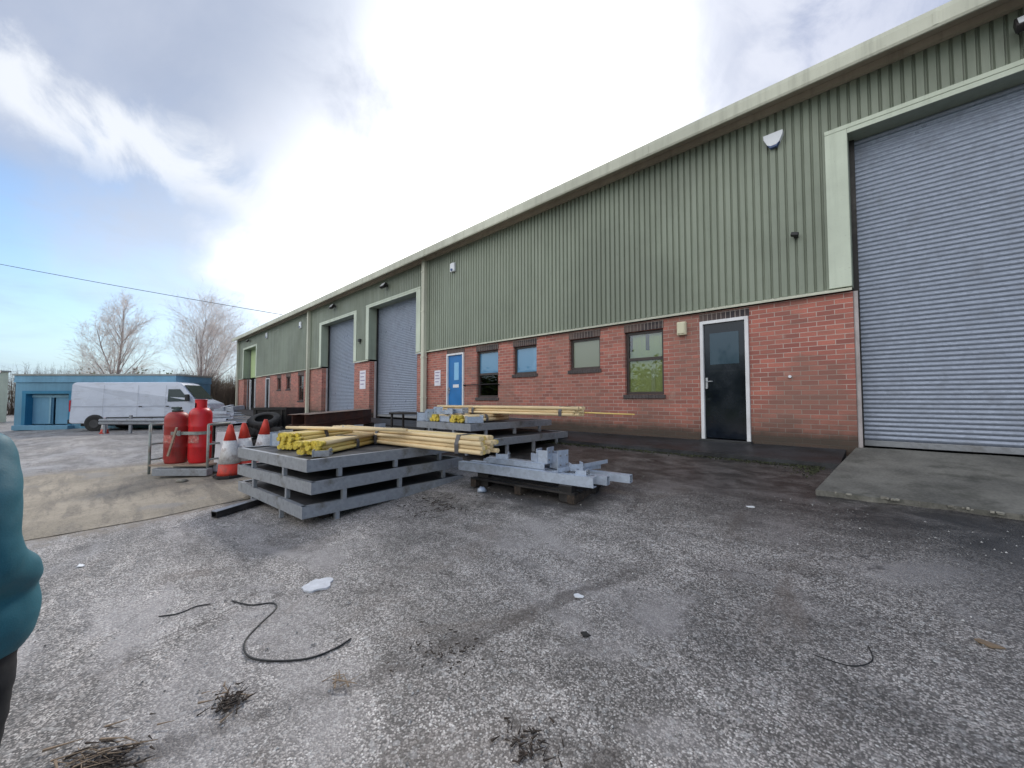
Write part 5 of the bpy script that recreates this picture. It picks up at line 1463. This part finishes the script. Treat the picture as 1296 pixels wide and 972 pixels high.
    # hands: palms with separate curled fingers
    for sx, w, fd in ((1, Vector((.0,.185,.955)), Vector((-.95,.15,-.15)).normalized()), (-1, Vector((-.238,.13,.845)), Vector((.05,.45,-.9)).normalized())):
        side = fd.cross(Vector((0,0,1))).normalized()*(-sx); nrm = side.cross(fd).normalized()
        HJ = [(w,(.024,.020)), (w+fd*.045,(.030,.018)), (w+fd*.085,(.032,.016))]; HE = [(0,1),(1,2)]
        for k, ln in enumerate((.070,.078,.073,.058)):
            b0 = w+fd*.088+side*(.027-.018*k); i0 = len(HJ)
            HJ += [(b0,.0095),(b0+fd*ln*.45-nrm*.006*sx,.0088),(b0+fd*ln*.75-nrm*.020*sx,.008),(b0+fd*ln*.92-nrm*.036*sx,.0065)]
            HE += [(2,i0),(i0,i0+1),(i0+1,i0+2),(i0+2,i0+3)]
        i0 = len(HJ); HJ += [(w+fd*.03+side*.032,.012),(w+fd*.06+side*.052,.010),(w+fd*.085+side*.056,.008)]; HE += [(1,i0),(i0,i0+1),(i0+1,i0+2)]
        skin_mesh('hand', [(tuple(a), r) for a, r in HJ], HE, M['skin'], t, 1)
person()

# ------------------------------------------------------------------ sky
wld = bpy.data.worlds.new('World'); scene.world = wld; wld.use_nodes = True
nt = wld.node_tree; bg = nt.nodes['Background']
SUN_EL, SUN_AZ = R(38), math.atan2(-.66, .75)     # azimuth measured from +Y towards +X
sky = N(nt, 'ShaderNodeTexSky', sky_type='NISHITA'); sky.sun_disc = False; sky.sun_elevation = SUN_EL; sky.sun_rotation = SUN_AZ
sky.air_density = 1.0; sky.dust_density = .6; sky.ozone_density = 1.5
d = N(nt, 'ShaderNodeTexCoord').outputs['Generated']
nrmv = N(nt, 'ShaderNodeVectorMath', operation='NORMALIZE'); L(nt, d, nrmv.inputs[0]); d = nrmv.outputs[0]
def dot(v):
    q = Vector(v).normalized(); n_ = N(nt, 'ShaderNodeVectorMath', operation='DOT_PRODUCT'); L(nt, d, n_.inputs[0]); n_.inputs[1].default_value = q; return n_.outputs['Value']
def dirs(v): q = Vector(v); return q.normalized()
sepz = N(nt, 'ShaderNodeSeparateXYZ'); L(nt, d, sepz.inputs[0])
n_lo = noise(nt, d, 2.1, 7, .55, .3); n_hi = noise(nt, d, 5.5, 8, .6, .6)
mp = N(nt, 'ShaderNodeMapping'); mp.inputs['Scale'].default_value = (1,1,4.2); L(nt, d, mp.inputs['Vector']); n_st = noise(nt, mp.outputs[0], 3.0, 7, .6, .5)
nn = math_(nt, 'ADD', math_(nt, 'MULTIPLY', math_(nt, 'SUBTRACT', n_lo, .5), .34), math_(nt, 'MULTIPLY', math_(nt, 'SUBTRACT', n_hi, .5), .14))
glow = math_(nt, 'ADD', dot((-.60,.60,.50)), nn)
glow_m = ramp(nt, glow, .80, .97)
# streaky cloud band reaching left from the bright area
b1, b2 = Vector((-.887,-.113,.430)), Vector((-.870,.215,.400))
pn_ = b1.cross(b2).normalized()
bd = math_(nt, 'ADD', dot(pn_), math_(nt, 'MULTIPLY', math_(nt, 'SUBTRACT', n_hi, .5), .22))
band = ramp(nt, math_(nt, 'ABSOLUTE', bd), .01, .075, 1, 0)
band = math_(nt, 'MULTIPLY', band, ramp(nt, n_hi, .26, .50)); band = math_(nt, 'MULTIPLY', band, ramp(nt, dot((-.88,.05,.42)), .86, .96))
# grey cloud decks, upper left and upper right
gl_ = math_(nt, 'ADD', dot((-.72,.10,.70)), math_(nt, 'MULTIPLY', nn, .55)); grey1 = ramp(nt, gl_, .86, .985)
gr2 = math_(nt, 'ADD', dot((.06,.74,.69)), math_(nt, 'MULTIPLY', nn, .75)); grey2 = ramp(nt, gr2, .88, .98)
grey = math_(nt, 'MAXIMUM', grey1, grey2)
veil = ramp(nt, n_st, .42, .72, 0, .55)
haze = ramp(nt, sepz.outputs[2], .0, .22, .75, 0)
back = mix(nt, 1, sky.outputs[0], (.80,.86,.90), 'MULTIPLY')
c = mix(nt, haze, back, (2.6,3.5,4.1))
c = mix(nt, veil, c, (2.3,2.9,3.8))
c = mix(nt, math_(nt, 'MULTIPLY', grey, .8), c, (1.7,2.05,2.9))

wash = ramp(nt, glow, .64, .90, 0, .8)
c = mix(nt, wash, c, (4.2,4.6,5.2))
c = mix(nt, math_(nt, 'MULTIPLY', glow_m, 1.0), c, (13.5,13.3,12.8))
over = ramp(nt, gl_, .86, 1.01, 0, .95); c = mix(nt, over, c, mix(nt, ramp(nt, n_lo, .3, .7), (1.75,2.1,2.9), (2.6,2.9,3.6)))
over2 = ramp(nt, gr2, .86, 1.02, 0, .95); c = mix(nt, over2, c, mix(nt, ramp(nt, n_hi, .38, .62), (2.1,2.4,3.3), (3.4,3.6,4.3)))
c = mix(nt, math_(nt, 'MULTIPLY', band, .85), c, (4.7,4.9,5.2))
patch = math_(nt, 'MULTIPLY', ramp(nt, math_(nt, 'ADD', dot((-.42,.62,.67)), math_(nt, 'MULTIPLY', nn, .8)), .955, .995), .35)
c = mix(nt, patch, c, (4.0,4.2,4.7))
behind = math_(nt, 'MULTIPLY', ramp(nt, sepz.outputs[1], -.22, -.6), ramp(nt, sepz.outputs[2], .02, .25))  # unseen bright cloud added behind the camera to light the wall
c = mix(nt, math_(nt, 'MULTIPLY', behind, ramp(nt, n_lo, .3, .5, .75, 1)), c, (8.6,8.7,8.8))
L(nt, c, bg.inputs['Color']); bg.inputs['Strength'].default_value = .1

sl = bpy.data.lights.new('sun', 'SUN'); sl.energy = 1.3; sl.angle = R(12); sl.color = (1,.96,.90)
so = bpy.data.objects.new('sun', sl); col.objects.link(so)
sd = Vector((math.sin(SUN_AZ)*math.cos(SUN_EL), math.cos(SUN_AZ)*math.cos(SUN_EL), math.sin(SUN_EL)))
so.rotation_euler = (-sd).to_track_quat('-Z', 'Y').to_euler(); so.location = (0,0,30)

# ------------------------------------------------------------------ camera
cam = bpy.data.cameras.new('camera'); co = bpy.data.objects.new('camera', cam); col.objects.link(co)
cam.sensor_width = 36; cam.lens = 36*500/1296; cam.clip_end = 2000; cam.clip_start = .05
co.location = (0,0,1.55)
fwd = Vector((-math.sin(R(44)), math.cos(R(44)), math.tan(math.atan(.04)))).normalized()
co.rotation_euler = fwd.to_track_quat('-Z', 'Y').to_euler()
scene.camera = co
vs_ = scene.view_settings; vs_.view_transform = 'Standard'; vs_.look = 'None'; vs_.gamma = 1; vs_.exposure = 1.05; vs_.use_curve_mapping = False
scene.render.engine = 'CYCLES'; scene.cycles.max_bounces = 6; scene.cycles.transparent_max_bounces = 8
